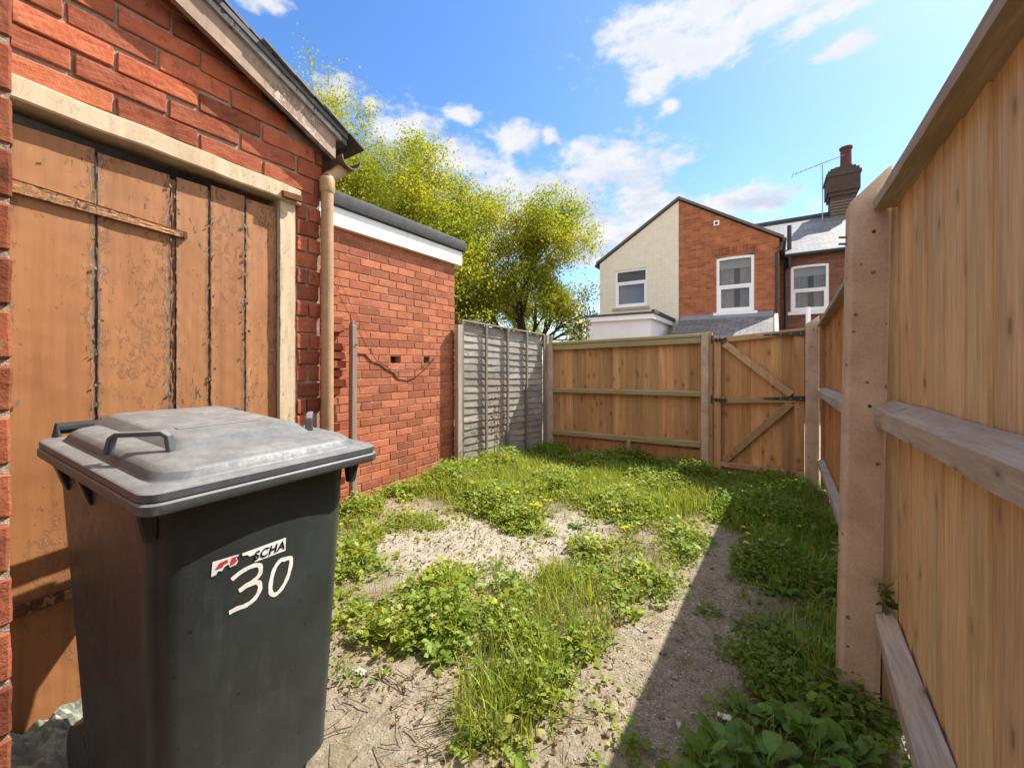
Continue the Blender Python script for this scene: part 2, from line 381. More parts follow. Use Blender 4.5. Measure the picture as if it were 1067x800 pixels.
# ------------------------------------------------------------------ world: sky and clouds
SUN=Vector((.435,.70,1.0)).normalized()
elev=math.asin(SUN.z); az=math.atan2(SUN.x,SUN.y)          # azimuth from +Y towards +X
def build_world():
    w=bpy.data.worlds.new('World'); S.world=w; w.use_nodes=True
    nt=w.node_tree; N=nt.nodes; N.clear(); L=nt.links
    out=N.new('ShaderNodeOutputWorld'); bg=N.new('ShaderNodeBackground'); L.new(bg.outputs[0],out.inputs[0])
    bg.inputs['Strength'].default_value=SKY_STRENGTH
    sky=N.new('ShaderNodeTexSky'); sky.sky_type='NISHITA'; sky.sun_disc=False
    sky.sun_elevation=elev; sky.sun_rotation=az; sky.air_density=1.0; sky.dust_density=.5; sky.ozone_density=2.2; sky.altitude=50
    tc=N.new('ShaderNodeTexCoord'); sp=N.new('ShaderNodeSeparateXYZ'); L.new(tc.outputs['Generated'],sp.inputs[0])
    def ma(op,a,b=None,c=None,cl=False):
        m=N.new('ShaderNodeMath'); m.operation=op; m.use_clamp=cl
        for i,x in enumerate((a,b,c)):
            if x is None: continue
            if isinstance(x,(int,float)): m.inputs[i].default_value=x
            else: L.new(x,m.inputs[i])
        return m.outputs[0]
    azn=ma('ARCTAN2',sp.outputs[0],sp.outputs[1]); eln=ma('ARCSINE',sp.outputs[2])
    clouds=[(735,8,135,42),(810,4,110,30),(690,48,76,36),(680,82,34,20),(740,55,75,26),(884,46,34,9),(850,18,70,12),
            (425,140,50,30),(470,165,75,26),(482,119,22,10),(536,148,32,17),(573,142,10,7),(620,178,82,32),(560,205,130,42),
            (665,205,72,46),(640,250,130,36),(520,240,140,40),(745,215,75,17),(800,214,42,16),(720,245,150,22),(560,245,150,40),(355,96,27,17),(300,130,60,25),(385,108,12,7),(700,110,14,5),(275,2,40,12)]
    cov=None
    nz=N.new('ShaderNodeTexNoise'); nz.inputs['Scale'].default_value=9; nz.inputs['Detail'].default_value=9; nz.inputs['Roughness'].default_value=.62
    mp=N.new('ShaderNodeMapping'); mp.inputs['Scale'].default_value=(1,1,1.9); L.new(tc.outputs['Generated'],mp.inputs[0]); L.new(mp.outputs[0],nz.inputs['Vector'])
    nz2=N.new('ShaderNodeTexNoise'); nz2.inputs['Scale'].default_value=34; nz2.inputs['Detail'].default_value=6; nz2.inputs['Roughness'].default_value=.6; L.new(mp.outputs[0],nz2.inputs['Vector'])
    for (px,py,rx,ry) in clouds:
        u=(px-533.5)/F_PX; v=(HOR-py)/F_PX
        a=math.atan(u)-YAW; e=math.atan2(v,math.hypot(u,1))
        ra=rx/F_PX/(1+u*u); re=ry/F_PX/math.hypot(1,u)*math.cos(e)**2+.006
        d1=ma('MULTIPLY',ma('SUBTRACT',azn,a),1/ra); d2=ma('MULTIPLY',ma('SUBTRACT',eln,e),1/re)
        q=ma('SUBTRACT',1.0,ma('SQRT',ma('ADD',ma('MULTIPLY',d1,d1),ma('MULTIPLY',d2,d2))))
        cov=q if cov is None else ma('SMOOTH_MAX',cov,q,.25)
    # elsewhere in the sky: bright unseen clouds added behind the viewer to fill the shade
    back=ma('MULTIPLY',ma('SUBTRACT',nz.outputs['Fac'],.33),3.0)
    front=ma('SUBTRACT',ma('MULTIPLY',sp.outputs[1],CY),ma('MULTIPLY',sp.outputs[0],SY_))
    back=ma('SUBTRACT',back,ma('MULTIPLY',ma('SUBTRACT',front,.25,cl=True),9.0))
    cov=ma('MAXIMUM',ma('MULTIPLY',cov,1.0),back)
    den=ma('ADD',ma('MULTIPLY',cov,.95),ma('MULTIPLY',ma('SUBTRACT',nz.outputs['Fac'],.5),2.6))
    den=ma('ADD',den,ma('MULTIPLY',ma('SUBTRACT',nz2.outputs['Fac'],.5),1.3))
    mr=N.new('ShaderNodeMapRange'); mr.interpolation_type='SMOOTHSTEP'; mr.inputs['From Min'].default_value=-.10; mr.inputs['From Max'].default_value=.75; L.new(den,mr.inputs[0])
    # body tone of the cloud: thick middles and undersides are greyer blue
    nz3=N.new('ShaderNodeTexNoise'); nz3.inputs['Scale'].default_value=11; nz3.inputs['Detail'].default_value=7; nz3.inputs['Roughness'].default_value=.6
    mp3=N.new('ShaderNodeMapping'); mp3.inputs['Scale'].default_value=(1,1,2.2); mp3.inputs['Location'].default_value=(3,1,.09); L.new(tc.outputs['Generated'],mp3.inputs[0]); L.new(mp3.outputs[0],nz3.inputs['Vector'])
    r3=N.new('ShaderNodeMapRange'); r3.inputs['From Min'].default_value=.40; r3.inputs['From Max'].default_value=.60; L.new(nz3.outputs['Fac'],r3.inputs[0])
    lowm=N.new('ShaderNodeMapRange'); lowm.inputs['From Min'].default_value=.52; lowm.inputs['From Max'].default_value=.30; L.new(eln,lowm.inputs[0])
    gr=ma('MULTIPLY',r3.outputs[0],ma('ADD',.25,ma('MULTIPLY',lowm.outputs[0],.75)))
    cm=N.new('ShaderNodeMix'); cm.data_type='RGBA'; cm.inputs[6].default_value=(*CLOUD_W,1); cm.inputs[7].default_value=(*CLOUD_G,1); L.new(gr,cm.inputs[0])
    cb_=N.new('ShaderNodeMix'); cb_.data_type='RGBA'; bm2=N.new('ShaderNodeMapRange'); bm2.inputs['From Min'].default_value=.42; bm2.inputs['From Max'].default_value=.15; L.new(front,bm2.inputs[0]); L.new(bm2.outputs[0],cb_.inputs[0]); L.new(cm.outputs[2],cb_.inputs[6]); cb_.inputs[7].default_value=(*CLOUD_FILL,1)
    hs=N.new('ShaderNodeHueSaturation'); hs.inputs['Hue'].default_value=.506; hs.inputs['Saturation'].default_value=SKY_SAT; hs.inputs['Value'].default_value=SKY_VAL; L.new(sky.outputs[0],hs.inputs['Color'])
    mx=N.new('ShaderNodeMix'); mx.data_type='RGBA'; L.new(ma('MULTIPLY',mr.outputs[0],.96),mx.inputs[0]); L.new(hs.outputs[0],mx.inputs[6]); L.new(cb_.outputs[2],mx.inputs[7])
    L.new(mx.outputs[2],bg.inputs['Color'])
SKY_STRENGTH=.15; SKY_SAT=1.24; SKY_VAL=.70; CLOUD_W=(2.45,2.45,2.5); CLOUD_G=(1.60,1.76,2.05); CLOUD_FILL=(4.5,4.35,4.1)
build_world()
sl=bpy.data.lights.new('sun','SUN'); sl.energy=3.6; sl.angle=R(.5); sl.color=(1,.95,.86)
so=bpy.data.objects.new('sun',sl); COL.objects.link(so); so.rotation_euler=SUN.to_track_quat('Z','Y').to_euler(); so.location=(4,8,12)

cam=bpy.data.cameras.new('camera'); co=bpy.data.objects.new('camera',cam); COL.objects.link(co); S.camera=co
co.location=(0,0,H0); co.rotation_euler=(R(90),0,YAW)
cam.sensor_fit='HORIZONTAL'; cam.sensor_width=36; cam.lens=36*F_PX/1067; cam.shift_y=-(400-HOR)/1067; cam.clip_start=.02; cam.clip_end=2000
S.view_settings.view_transform='Standard'; S.view_settings.look='None'; S.view_settings.exposure=1.40; S.view_settings.gamma=1

# ------------------------------------------------------------------ ground
BARE=[  # (px,py,rx,ry) patches of the photograph where bare ground shows
 (470,572,75,34),(560,575,55,26),(430,575,60,22),(590,548,36,16),(520,628,34,16),(700,655,48,42),(640,725,46,60),(600,790,60,50),(700,730,50,90),
 (745,600,34,48),(760,570,26,22),(395,745,52,44),(380,690,28,22),(430,790,52,36),(420,710,24,18),(660,665,20,24),(545,600,26,16),(676,560,18,10),(530,690,24,12),(745,555,22,12)]
LUSH=[  # (px,py,rx,ry,weight) where weeds are thick
 (430,495,60,26,1.2),(500,500,80,34,1.3),(560,520,70,32,1.2),(660,515,80,30,1.2),(700,525,60,22,1.0),(370,560,28,50,1.1),(555,545,34,20,1.3),(690,570,55,26,1.1),(660,600,45,22,.9),
 (400,640,55,34,1.1),(440,655,55,40,1.1),(560,640,60,40,1.0),(600,625,70,36,1.0),(540,700,50,50,1.2),(505,745,42,52,1.3),(620,660,40,30,1.0),(480,600,20,10,.9),(430,590,22,12,.9),(520,560,16,8,.8),
 (650,470,120,22,1.2),(790,520,70,36,1.3),(830,580,50,60,1.4),(770,590,22,18,1.0),(740,600,16,14,.9),(840,650,60,60,1.3),(800,700,30,50,1.0),(830,760,90,60,1.3),(880,720,30,60,1.1),(720,500,40,20,1.0),(590,480,60,18,1.1),(370,610,20,40,.9),(465,553,26,9,.8),(432,548,24,10,.8),(535,590,20,12,.9),(500,578,14,8,.8),(575,560,14,8,.8),(610,575,20,12,.9),(395,600,22,14,.9),(455,612,26,12,.9),(560,600,26,10,.9),(640,640,26,22,.8),(690,625,16,12,.6)]
def weed_density(x,y):
    px,py=to_px(x,y,0.0)
    d=np.full_like(px,.24)
    for (a,b,rx,ry,w) in LUSH: d=np.maximum(d, w*np.clip(1.25-((px-a)/rx)**2*.8-((py-b)/ry)**2*.8,0,1))
    for (a,b,rx,ry) in BARE: d*=1-.82*np.clip(1.5*(1-((px-a)/rx)**2-((py-b)/ry)**2),0,1)
    return d

def gz(x,y):
    """gentle lumps of the yard"""
    v=.016*mnoise.noise((x*1.7,y*1.7,3.1))+.008*mnoise.noise((x*6,y*6,1.7))+.0035*mnoise.noise((x*19,y*19,5.2))
    return v if (-3.3<x<.6 and -1<y<5.6) else 0.0

def build_ground():
    def axis(a,b,step,far):
        mid=list(np.arange(a,b+1e-6,step)); lo=[-f for f in far[::-1]]; 
        return [a+f for f in lo]+mid+[b+f for f in far]
    far=[.3,1,3,8,20,60,160,400]
    xs=axis(-3.6,.9,.022,far); ys=axis(-.6,5.8,.026,far)
    nx,ny=len(xs),len(ys)
    X,Y=np.meshgrid(np.array(xs),np.array(ys)); Z=np.array([gz(x,y) for x,y in zip(X.ravel(),Y.ravel())])
    V=np.stack([X.ravel(),Y.ravel(),Z],1)
    i=np.arange(nx*ny).reshape(ny,nx)
    Fq=np.stack([i[:-1,:-1].ravel(),i[:-1,1:].ravel(),i[1:,1:].ravel(),i[1:,:-1].ravel()],1)
    fx=X.ravel()[Fq].mean(1); fy=Y.ravel()[Fq].mean(1)
    d=weed_density(fx,fy); inside=(fx>-3.3)&(fx<.9)&(fy>-.6)&(fy<5.6)
    soil=np.clip(d*1.0,0,1); soil[~inside]=.6
    # slab: where the old concrete lies open
    px,py=to_px(fx,fy); slab=np.zeros_like(px)
    for (a,b,rx,ry) in [(480,575,110,42),(580,555,60,30),(400,590,50,50)]:
        slab=np.maximum(slab,np.clip(1.6*(1-((px-a)/rx)**2-((py-b)/ry)**2),0,1))
    cols=np.stack([soil,slab,np.zeros_like(soil),np.ones_like(soil)],1)
    t=NT('yard_earth'); v=t.coord(rand=False); at=t.attr()
    sp=t.n.new('ShaderNodeSeparateColor'); t.link(at.outputs['Color'],sp.inputs[0])
    n1=t.noise(v,3.2,6,.7); n2=t.noise(v,24,6,.72); n3=t.noise(v,130,4,.7); vo=t.voro(v,90); vo2=t.voro(v,36)
    earth=t.ramp(n2,[(.25,(.14,.105,.07)),(.5,(.30,.245,.172)),(.75,(.42,.365,.28))])
    grit=t.ramp(n3,[(.3,.62),(.7,1.28)])
    earth=t.mix(.8,earth,grit,'MULTIPLY')
    earth=t.mix(t.ramp(vo,[(.16,.55),(.24,0)]),earth,(.58,.53,.47))
    earth=t.mix(t.ramp(vo2,[(.10,.7),(.15,0)]),earth,(.16,.13,.11))
    slabc=t.ramp(n2,[(.25,(.29,.255,.20)),(.6,(.42,.38,.305)),(.8,(.50,.455,.38))])
    slabc=t.mix(.4,slabc,t.ramp(n3,[(.3,.74),(.7,1.14)]),'MULTIPLY')
    crk=t.voro(t.mix(.06,v,t.noise(v,9,3)),2.2,'DISTANCE_TO_EDGE')
    slabc=t.mix(t.ramp(crk,[(.002,.6),(.007,0)]),slabc,(.18,.15,.11))
    sm=t.math('ADD',sp.outputs[1],t.math('MULTIPLY',t.math('SUBTRACT',n1,.5),1.3)); smr=t.ramp(sm,[(.30,0),(.46,1)])
    c=t.mix(smr,earth,slabc)
    gm=t.math('ADD',sp.outputs[0],t.math('MULTIPLY',t.math('SUBTRACT',n2,.5),1.1)); gmr=t.ramp(gm,[(.35,0),(.95,.7)])
    c=t.mix(gmr,c,t.ramp(n3,[(.3,(.09,.078,.045)),(.7,(.21,.18,.105))]))
    moss=t.ramp(t.noise(v,5.5,6,.75),[(.50,0),(.66,.6)]); c=t.mix(moss,c,(.15,.155,.06)); c=t.mix(t.ramp(t.noise(v,2.1,5,.7),[(.48,0),(.70,.45)]),c,(.13,.105,.075))
    h=t.math('ADD',t.math('MULTIPLY',n2,.7),t.math('MULTIPLY',n3,.35))
    m=t.done(c,.95,t.bump(h,.75,.02,t.bump(t.math('SUBTRACT',1.0,vo),.3,.006)),.15)
    o=mesh_np('ground',V,Fq,cols,m,smooth=True); tag(o,kind='structure')
build_ground()

# loose chips on the path
def build_gravel():
    V=[];Fq=[];C=[]; b=0; n=0
    base=np.array([(1,0,0),(0,1,0),(-1,0,0),(0,-1,0),(0,0,1),(0,0,-1)],float)
    tri=[(0,1,4),(1,2,4),(2,3,4),(3,0,4),(1,0,5),(2,1,5),(3,2,5),(0,3,5)]
    while n<9000:
        x=random.uniform(-2.2,.45); y=random.uniform(.5,5.0)
        d=float(weed_density(np.array([x]),np.array([y]))[0])
        px,py=to_px(np.array([x]),np.array([y])); 
        w=.10 if px[0]<640 else 1.0
        if random.random()>w*(1-min(1,d*1.1)): continue
        n+=1
        s=random.choice([.0015,.002,.0025,.003,.004,.005]) if random.random()>.02 else random.uniform(.006,.016)
        p=base*np.array([s*random.uniform(.7,1.4),s*random.uniform(.7,1.4),s*random.uniform(.35,.8)])
        a=random.uniform(0,6.28); ca,sa=math.cos(a),math.sin(a)
        p=np.stack([p[:,0]*ca-p[:,1]*sa,p[:,0]*sa+p[:,1]*ca,p[:,2]],1)+rng.normal(0,s*.2,(6,3))
        p+=np.array([x,y,gz(x,y)+s*.15]); V.append(p)
        g=random.choice([.5,.65,.8,.9,1.1,1.5]); cc=(g*random.uniform(.95,1.1),g,g*random.uniform(.85,1.0),random.random())
        for f in tri: Fq.append([b+i for i in f]); C.append(cc)
        b+=6
    o=mesh_np('gravel',np.concatenate(V),Fq,C,M['stone']); tag(o,'loose gravel chips and grit scattered over the bare path','gravel',kind='stuff')
build_gravel()

# ------------------------------------------------------------------ brickwork
def bricks(mb, x, y0, y1, z0, z1, blen=.215, bh=.065, joint=.012, depth=.08, proud=.0, skip=None, off=0.0, lo=.8, hi=1.12, jit=.002, sag=None, tint=.06, cut=None):
    """courses in the plane facing +X at x; runs along Y"""
    ch=bh+joint; n=0; z=z0
    while z+bh*.5<z1:
        y=y0-(blen+joint)*((.5 if n%2 else 0)+off)+random.uniform(-.01,.01)
        while y<y1:
            L=blen*random.uniform(.96,1.03); a=max(y,y0); b=min(y+L,y1)
            if b-a>.03:
                dz=sag(.5*(a+b)) if sag else 0
                hit=cut(a,b,z,z+bh) if cut else None
                if hit:
                    for (p_,q_) in ((a,hit[0]),(hit[1],b)):
                        if q_-p_>.015: mb.box((x-depth,p_,z),(x+proud,q_,z+bh),rc(lo,hi,tint),jit)
                elif not (skip and skip(a,b,z,z+bh)):
                    p=proud+random.uniform(-jit,jit)*1.5
                    hh=bh*random.uniform(.94,1.03)
                    mb.box((x-depth,a,z+dz),(x+p,b,min(z+hh,z1+.02)+dz),rc(lo,hi,tint),jit)
            y+=L+joint*random.uniform(.8,1.25)
        z+=ch; n+=1

# ------------------------------------------------------------------ outhouse with the old door
XB=-1.88                     # brick face
def vz(y): return 2.82-.47*y  # underside of the bargeboard... (y=0 -> 2.82)
XF=1.07
out=thing('brick_outhouse','old red brick outhouse with peeling brown plank door behind the wheelie bin','outhouse',(-2.4,.2,0))
mb=MB()
def skip_out(a,b,z0,z1):
    m=.5*(a+b)
    if z0>vz(m)+.02: return True
    if z1<2.075 and m<1.03: return True      # doorway
    return False
# gable above the lintel and the pier right of the frame
bricks(mb,XB,-1.45,1.165,2.105,2.95,skip=skip_out,blen=.2265,bh=.0695,joint=.0095,proud=.004,jit=.002,lo=.5,hi=1.15,sag=lambda y:-.03*max(0,min(1,(y-.2)/.85)))
bricks(mb,XB,1.04,1.16,.02,2.06,blen=.105,bh=.067,joint=.010,proud=.004,jit=.0025,lo=.5,hi=1.1)
bm_=MB()
def rough_bricks(o,st=.007,lev=2,sz=.035):
    m=o.modifiers.new('facets','SUBSURF'); m.subdivision_type='SIMPLE'; m.levels=lev; m.render_levels=lev
    tx=bpy.data.textures.new('brick lumps','CLOUDS'); tx.noise_scale=sz; tx.noise_depth=3
    m=o.modifiers.new('lumps','DISPLACE'); m.texture=tx; m.strength=st; m.mid_level=.36; m.texture_coords='LOCAL'
gable=mb.build('brickwork',M['brick_old'],out,bevel=.0035,bseg=1); rough_bricks(gable,.0055,3,.022)
mo=MB()
mo.prism([(XB-.0045,-1.46,2.10),(XB-.0045,1.162,2.07),(XB-.0045,1.162,vz(1.168)+.03),(XB-.0045,-.15,vz(-.15)+.03),(XB-.0045,-1.46,vz(1.16)+.03)],(-.09,0,0))
mo.box((XB-.10,1.032,0),(XB-.004,1.158,2.07))
mo.build('mortar',M['mortar_old'],out)
ow=MB()   # the walls behind: side, back and the left of the door
ow.box((-4.2,1.06,0),(XB-.105,1.165,2.24)); ow.box((-4.2,-1.46,0),(-4.1,1.06,2.24)); ow.box((-4.1,-1.46,0),(XB-.02,-1.36,2.24)); ow.box((XB-.12,-1.36,0),(XB-.01,-.2,2.10))
ow.build('wall',M['brick_old'],out)
rf=MB()   # roof slopes; the verge shows its layers
for sgn in (1,-1):
    def rp(y,h): 
        yy=-.15+sgn*(y+.15); return (yy, vz(y)+h)
    for (x0,x1,h0,h1,c) in ((-4.3,-1.82,.105,.128,(.9,.9,.9,.1)),(-4.3,-1.775,.130,.152,(.7,.7,.72,.5))):
        a=rp(-.15,h0); b=rp(1.24,h0); cc=rp(1.24,h1); d=rp(-.15,h1)
        rf.hexa([(x0,a[0],a[1]),(x1,a[0],a[1]),(x1,b[0],b[1]),(x0,b[0],b[1]),(x0,d[0],d[1]),(x1,d[0],d[1]),(x1,cc[0],cc[1]),(x0,cc[0],cc[1])],c)
    for k in range(16):        # slates along the edge, each a little out of line
        y0=-.15+k*.09; y1=y0+.13
        a=rp(y0,.154+.012); b=rp(y1,.156); e=random.uniform(-.012,.012)
        rf.hexa([(-2.2,a[0],a[1]),(-1.765+e,a[0],a[1]),(-1.765+e,b[0],b[1]),(-2.2,b[0],b[1]),(-2.2,a[0],a[1]+.009),(-1.765+e,a[0],a[1]+.009),(-1.765+e,b[0],b[1]+.009),(-2.2,b[0],b[1]+.009)],rc(.6,1.3,.05))
rf.build('roof',M['slate'],out)
M['verge_paint']=mat_paint('flaking_white_verge',(.50,.48,.45),(.40,.37,.34),(.17,.14,.11),.52,.3,1.6,.3)
vb=MB()
for sgn in (1,-1):
    def vf(u,v):
        y=-.15+u*1.39; yy=-.15+sgn*(y+.15); e=.010*mnoise.noise((y*11,v*3,4))
        return Vector((-1.785+e*.6,yy,vz(y)+.104+v*(.046+e)))
    vb.grid(vf,70,4); vb.grid(lambda u,v:vf(u,1)+Vector((-.03*v,0,0)),70,1); vb.grid(lambda u,v:vf(u,0)+Vector((-.03*v,0,0)),70,1)
vb.build('verge_strip',M['verge_paint'],out)
bb=MB()
for sgn in (1,-1):
    def bf(u,v,x):
        y=-.15+u*1.34; yy=-.15+sgn*(y+.15); z=vz(y)+v*.102
        return Vector((x+.004*mnoise.noise((y*9,v*4,2))*(v-.3), yy, z+.003*mnoise.noise((y*13,3,v))))
    # front face as a fine sheet, plus back and edges
    nu,nv=60,5
    base=len(bb.v); bb.grid(lambda a,b:bf(b,a,-1.80),nv,nu)
    bb.grid(lambda a,b:bf(b,a,-1.825),nv,nu)
    bb.grid(lambda a,b:bf(b,0,-1.825+.025*a)+Vector((0,0,0)),1,nu)
    bb.grid(lambda a,b:bf(b,1,-1.825+.025*a),1,nu)
    bb.grid(lambda a,b:bf(1,b,-1.825+.025*a),1,2)
bb.build('bargeboard',M['barge_paint'],out)
# soffit strip in front of the bricks, in the shade
sf=MB(); 
for sgn in (1,-1):
    def q(y,x,h): yy=-.15+sgn*(y+.15); return (x,yy,vz(y)+h)
    sf.hexa([q(-.15,XB-.02,.085),q(-.15,-1.826,.085),q(1.2,-1.826,.085),q(1.2,XB-.02,.085),q(-.15,XB-.02,.104),q(-.15,-1.826,.104),q(1.2,-1.826,.104),q(1.2,XB-.02,.104)])
sf.build('soffit',M['larch_post'],out)
# lintel
ln=MB()
def lintel(u,v):   # u along, v around the section
    y=-.25+u*1.30; zt=2.097-.030*max(0,(y-.2)/.85); w=.004*mnoise.noise((y*7,1,1))
    sec=[(XB-.09,zt-.072),(XB+.022,zt-.072),(XB+.026,zt-.066),(XB+.026,zt-.006),(XB+.020,zt),(XB-.09,zt)]
    k=v*(len(sec)-1); i=min(int(k),len(sec)-2); f=k-i
    a,b=sec[i],sec[i+1]
    return Vector((a[0]+(b[0]-a[0])*f+w, y, a[1]+(b[1]-a[1])*f+w))
ln.grid(lintel,60,10)
for y in (-.25,1.05):
    zt=2.097-.030*max(0,(y-.2)/.85); ln.add([(XB-.09,y,zt-.072),(XB+.026,y,zt-.072),(XB+.026,y,zt),(XB-.09,y,zt)],[(0,1,2,3)])
ln.build('lintel',M['frame_paint'],out)
jb=MB()
jb.grid(lambda u,v:Vector((XB+.006+.002*mnoise.noise((v*20,u*3,4)),.962+u*.070,v*2.0)),4,70)
jb.grid(lambda u,v:Vector((XB-.10+u*.106,.962,v*2.0)),4,40); jb.grid(lambda u,v:Vector((XB-.10+u*.106,1.032,v*2.0)),4,40)
jb.build('door_frame',M['frame_paint'],out)
# rusty bracket at the lintel's end
bk=MB(); bk.box((XB+.030,.955,2.0),(XB+.043,1.045,2.035),(.9,.7,.6,.3),.004); bk.build('bracket',M['rust'],out,bevel=.004)
# the door itself
XD=-1.897
dr=MB()
edges=[-.22,-.03,.355-.16,.395,.545,.660,.800,.958]
bw=[(-.22,.052),(.060,.390),(.395,.565),(.590,.690),(.700,.822),(.828,.960)]
bw=[(-.22,-.01),(-.004,.205),(.211,.393)]
bw=[(-.20,.115),(.122,.372),(.380,.572),(.592,.694),(.703,.826),(.832,.958)]
for i,(a,b) in enumerate(bw):
    dx=random.uniform(-.004,.004); c=rc(.9,1.06,.02); ztop=1.966+random.uniform(-.006,.006); w=b-a
    def df(u,v,a=a,w=w,dx=dx,ztop=ztop,i=i):
        e=max(0,abs(u-.5)*2-.8)/.2
        curl=.005*e*(mnoise.noise((v*75,i*3.1,u*2))+.2)+.0012*mnoise.noise((u*5,v*38,i))
        ej=.003*mnoise.noise((v*90,i*9,7))*e*(1 if u>.5 else -1)
        return Vector((XD+dx+curl, a+u*w+ej, .03+v*(ztop-.03)))
    dr.grid(df,14,150,c)
    dr.box((XD-.03,a+.002,.035),(XD+dx-.004,b-.002,ztop-.004),(.45,.42,.4,.2))
door=dr.build('door',M['door_paint'],out,smooth=True,angle=0,clean=False)
fk=MB()   # curls of lifting paint along the joints and over the boards
for i in range(260):
    if random.random()<.85:
        j=random.choice(bw); y=random.choice(j)+random.uniform(-.008,.008)
    else: y=random.uniform(-.1,.95)
    z=random.uniform(.1,1.93); s=random.uniform(.003,.009); hl=random.uniform(.005,.016); tw=random.uniform(-.6,.6)
    x=XD+.003+random.uniform(0,.002); lift=random.uniform(.002,.006); sd=random.choice((-1,1))
    vs=[]
    for k in range(3):
        yy=y+sd*s*(k/2); xx=x+lift*(k/2)**1.6
        vs+= [(xx,yy+tw*.003,z-hl/2*random.uniform(.6,1.1)),(xx,yy-tw*.003,z+hl/2*random.uniform(.6,1.1))]
    fk.add(vs,[(0,2,3,1),(2,4,5,3)],rc(.85,1.15,.03))
fk.hasuv=True
fo=fk.build('paint_flake',M['door_paint'],door,clean=False); tag(fo,kind='stuff')
jt=MB()   # cracked beads of paint in the joints, two battens showing
for (y,w) in ((.376,.010),(.582,.018),(.699,.008),(.829,.005),(.1185,.006)):
    pts=[]; 
    def bf2(u,v,y=y,w=w): return Vector((XD-.007+.006*mnoise.noise((v*80,y*9,u*3)),y+(u-.5)*w*(1+.4*mnoise.noise((v*70,y*5,1))),.05+v*1.9))
    jt.grid(bf2,4,140,rc(.55,.75,.03))
jt.build('joint_bead',M['door_paint'],door,clean=False)
hs_=MB()  # long strap hinge across the top, flaking
def hz(y): return 1.785-.085*(y-.15)
hs_.grid(lambda u,v:Vector((XD+.010+.0022*mnoise.noise((v*40,u*5,8)), -.1+v*.72, hz(-.1+v*.72)+(u-.5)*(.052-.030*v)+.0016*mnoise.noise((v*40,u*6,3)))),6,90)
hs_.grid(lambda u,v:Vector((XD-.003+.015*u, -.1+v*.72, hz(-.1+v*.72)+.5*(.052-.030*v))),1,60); hs_.grid(lambda u,v:Vector((XD-.003+.015*u, -.1+v*.72, hz(-.1+v*.72)-.5*(.052-.030*v))),1,60)
hs_.box((XD,.612,hz(.62)-.013),(XD+.012,.622,hz(.62)+.013))
M['hinge_paint']=mat_paint('flaking_hinge_paint',(.46,.235,.10),(.38,.165,.06),(.15,.065,.03),.52,.1,1.6,.3)
hs_.build('strap_hinge',M['hinge_paint'],door,clean=False)
hs2=MB(); hs2.grid(lambda u,v:Vector((XD+.010+.002*mnoise.noise((v*26,u*4,18)),-.1+v*.60,.50+.03*v+(u-.5)*(.05-.022*v))),6,70); hs2.build('strap_hinge',M['hinge_paint'],door,clean=False)
# dark inside so the gap over the door reads as depth
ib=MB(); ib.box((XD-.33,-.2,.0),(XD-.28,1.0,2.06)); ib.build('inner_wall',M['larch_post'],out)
# gutter along the eave (runs back from the gable) and downpipe at the corner
gt=MB(); rings=[]
for x in (-4.2,-1.775):
    ring=[]
    for k in range(9):
        a=math.pi+math.pi*k/8; ring.append(Vector((x,1.262+.055*math.cos(a),2.285+.055*math.sin(a))))
    for k in range(8,-1,-1):
        a=math.pi+math.pi*k/8; ring.append(Vector((x,1.262+.049*math.cos(a),2.285+.049*math.sin(a))))
    rings.append(ring)
gt.loft(rings); M['gutter_brown']=m_plain('brown_gutter',(.17,.11,.075),.6,.4,30,.3); gt.build('gutter',M['gutter_brown'],out,smooth=True)
dp=MB()
px_,py_=-1.835,1.168
dp.tube([(px_-.02,1.25,2.25),(px_,1.245,2.235),(px_,1.205,2.19),(px_,py_,2.16)],.030,12)
dp.tube([(px_,py_,2.16),(px_,py_,.0)],.029,16)
dp.tube([(px_,py_,2.165),(px_,py_,2.155),(px_,py_,2.10),(px_,py_,2.09)],[.031,.035,.035,.031],16)
dp.build('downpipe',M['iron_pipe'],out,smooth=True)
st=MB(); st.box((XB-.05,-.25,0),(XB+.10,1.02,.055),(1,1,1,0),.006); st.build('doorstep',m_plain('worn_step',(.30,.27,.22),.9,.35,20,.4),out,bevel=.012,bseg=2)

XF=0
# ------------------------------------------------------------------ brick wall end beside the camera
wl=thing('brick_wall','rough red brick wall end at the extreme left edge, nearest the camera','wall',(-1.0,-.5,0))
mb=MB()
for n_ in range(37):
    z_=.02+n_*.0775; y_=.0975+random.uniform(-.0025,.001); first=True
    while y_>-1.3:
        L_b=(.105 if n_%2 else .215) if first else .215
        mb.box((-1.03,y_-L_b,z_),(-.930+random.uniform(-.0015,.0015),y_,z_+.067*random.uniform(.96,1.02)),rc(.3,.72,.06),.0012); y_-=L_b+.0105; first=False
rough_bricks(mb.build('brickwork',M['brick_old'],wl,bevel=.003,bseg=1),.005)
mo=MB(); mo.box((-1.03,-1.3,0),(-.9335,.0955,2.9)); mo.build('mortar',M['mortar_old'],wl)

# ------------------------------------------------------------------ flat-roofed annex
XA=-3.215
an=thing('brick_annex','flat-roofed red brick annex with white fascia beside the outhouse','annex',(-4,2.6,0))
mb=MB()
holes=[(2.73,2.86,1.265,1.335),(3.19,3.28,1.265,1.335)]
def skip_an(a,b,z0,z1):
    for (p,q,r,s) in holes:
        if a<q and b>p and z0<s-.02 and z1>r+.02: return (p,q)
    return None
bricks(mb,XA,1.6,3.70,.0,2.50,blen=.2165,bh=.0665,joint=.0085,depth=.06,jit=.0012,lo=.66,hi=1.16,cut=skip_an,tint=.04)
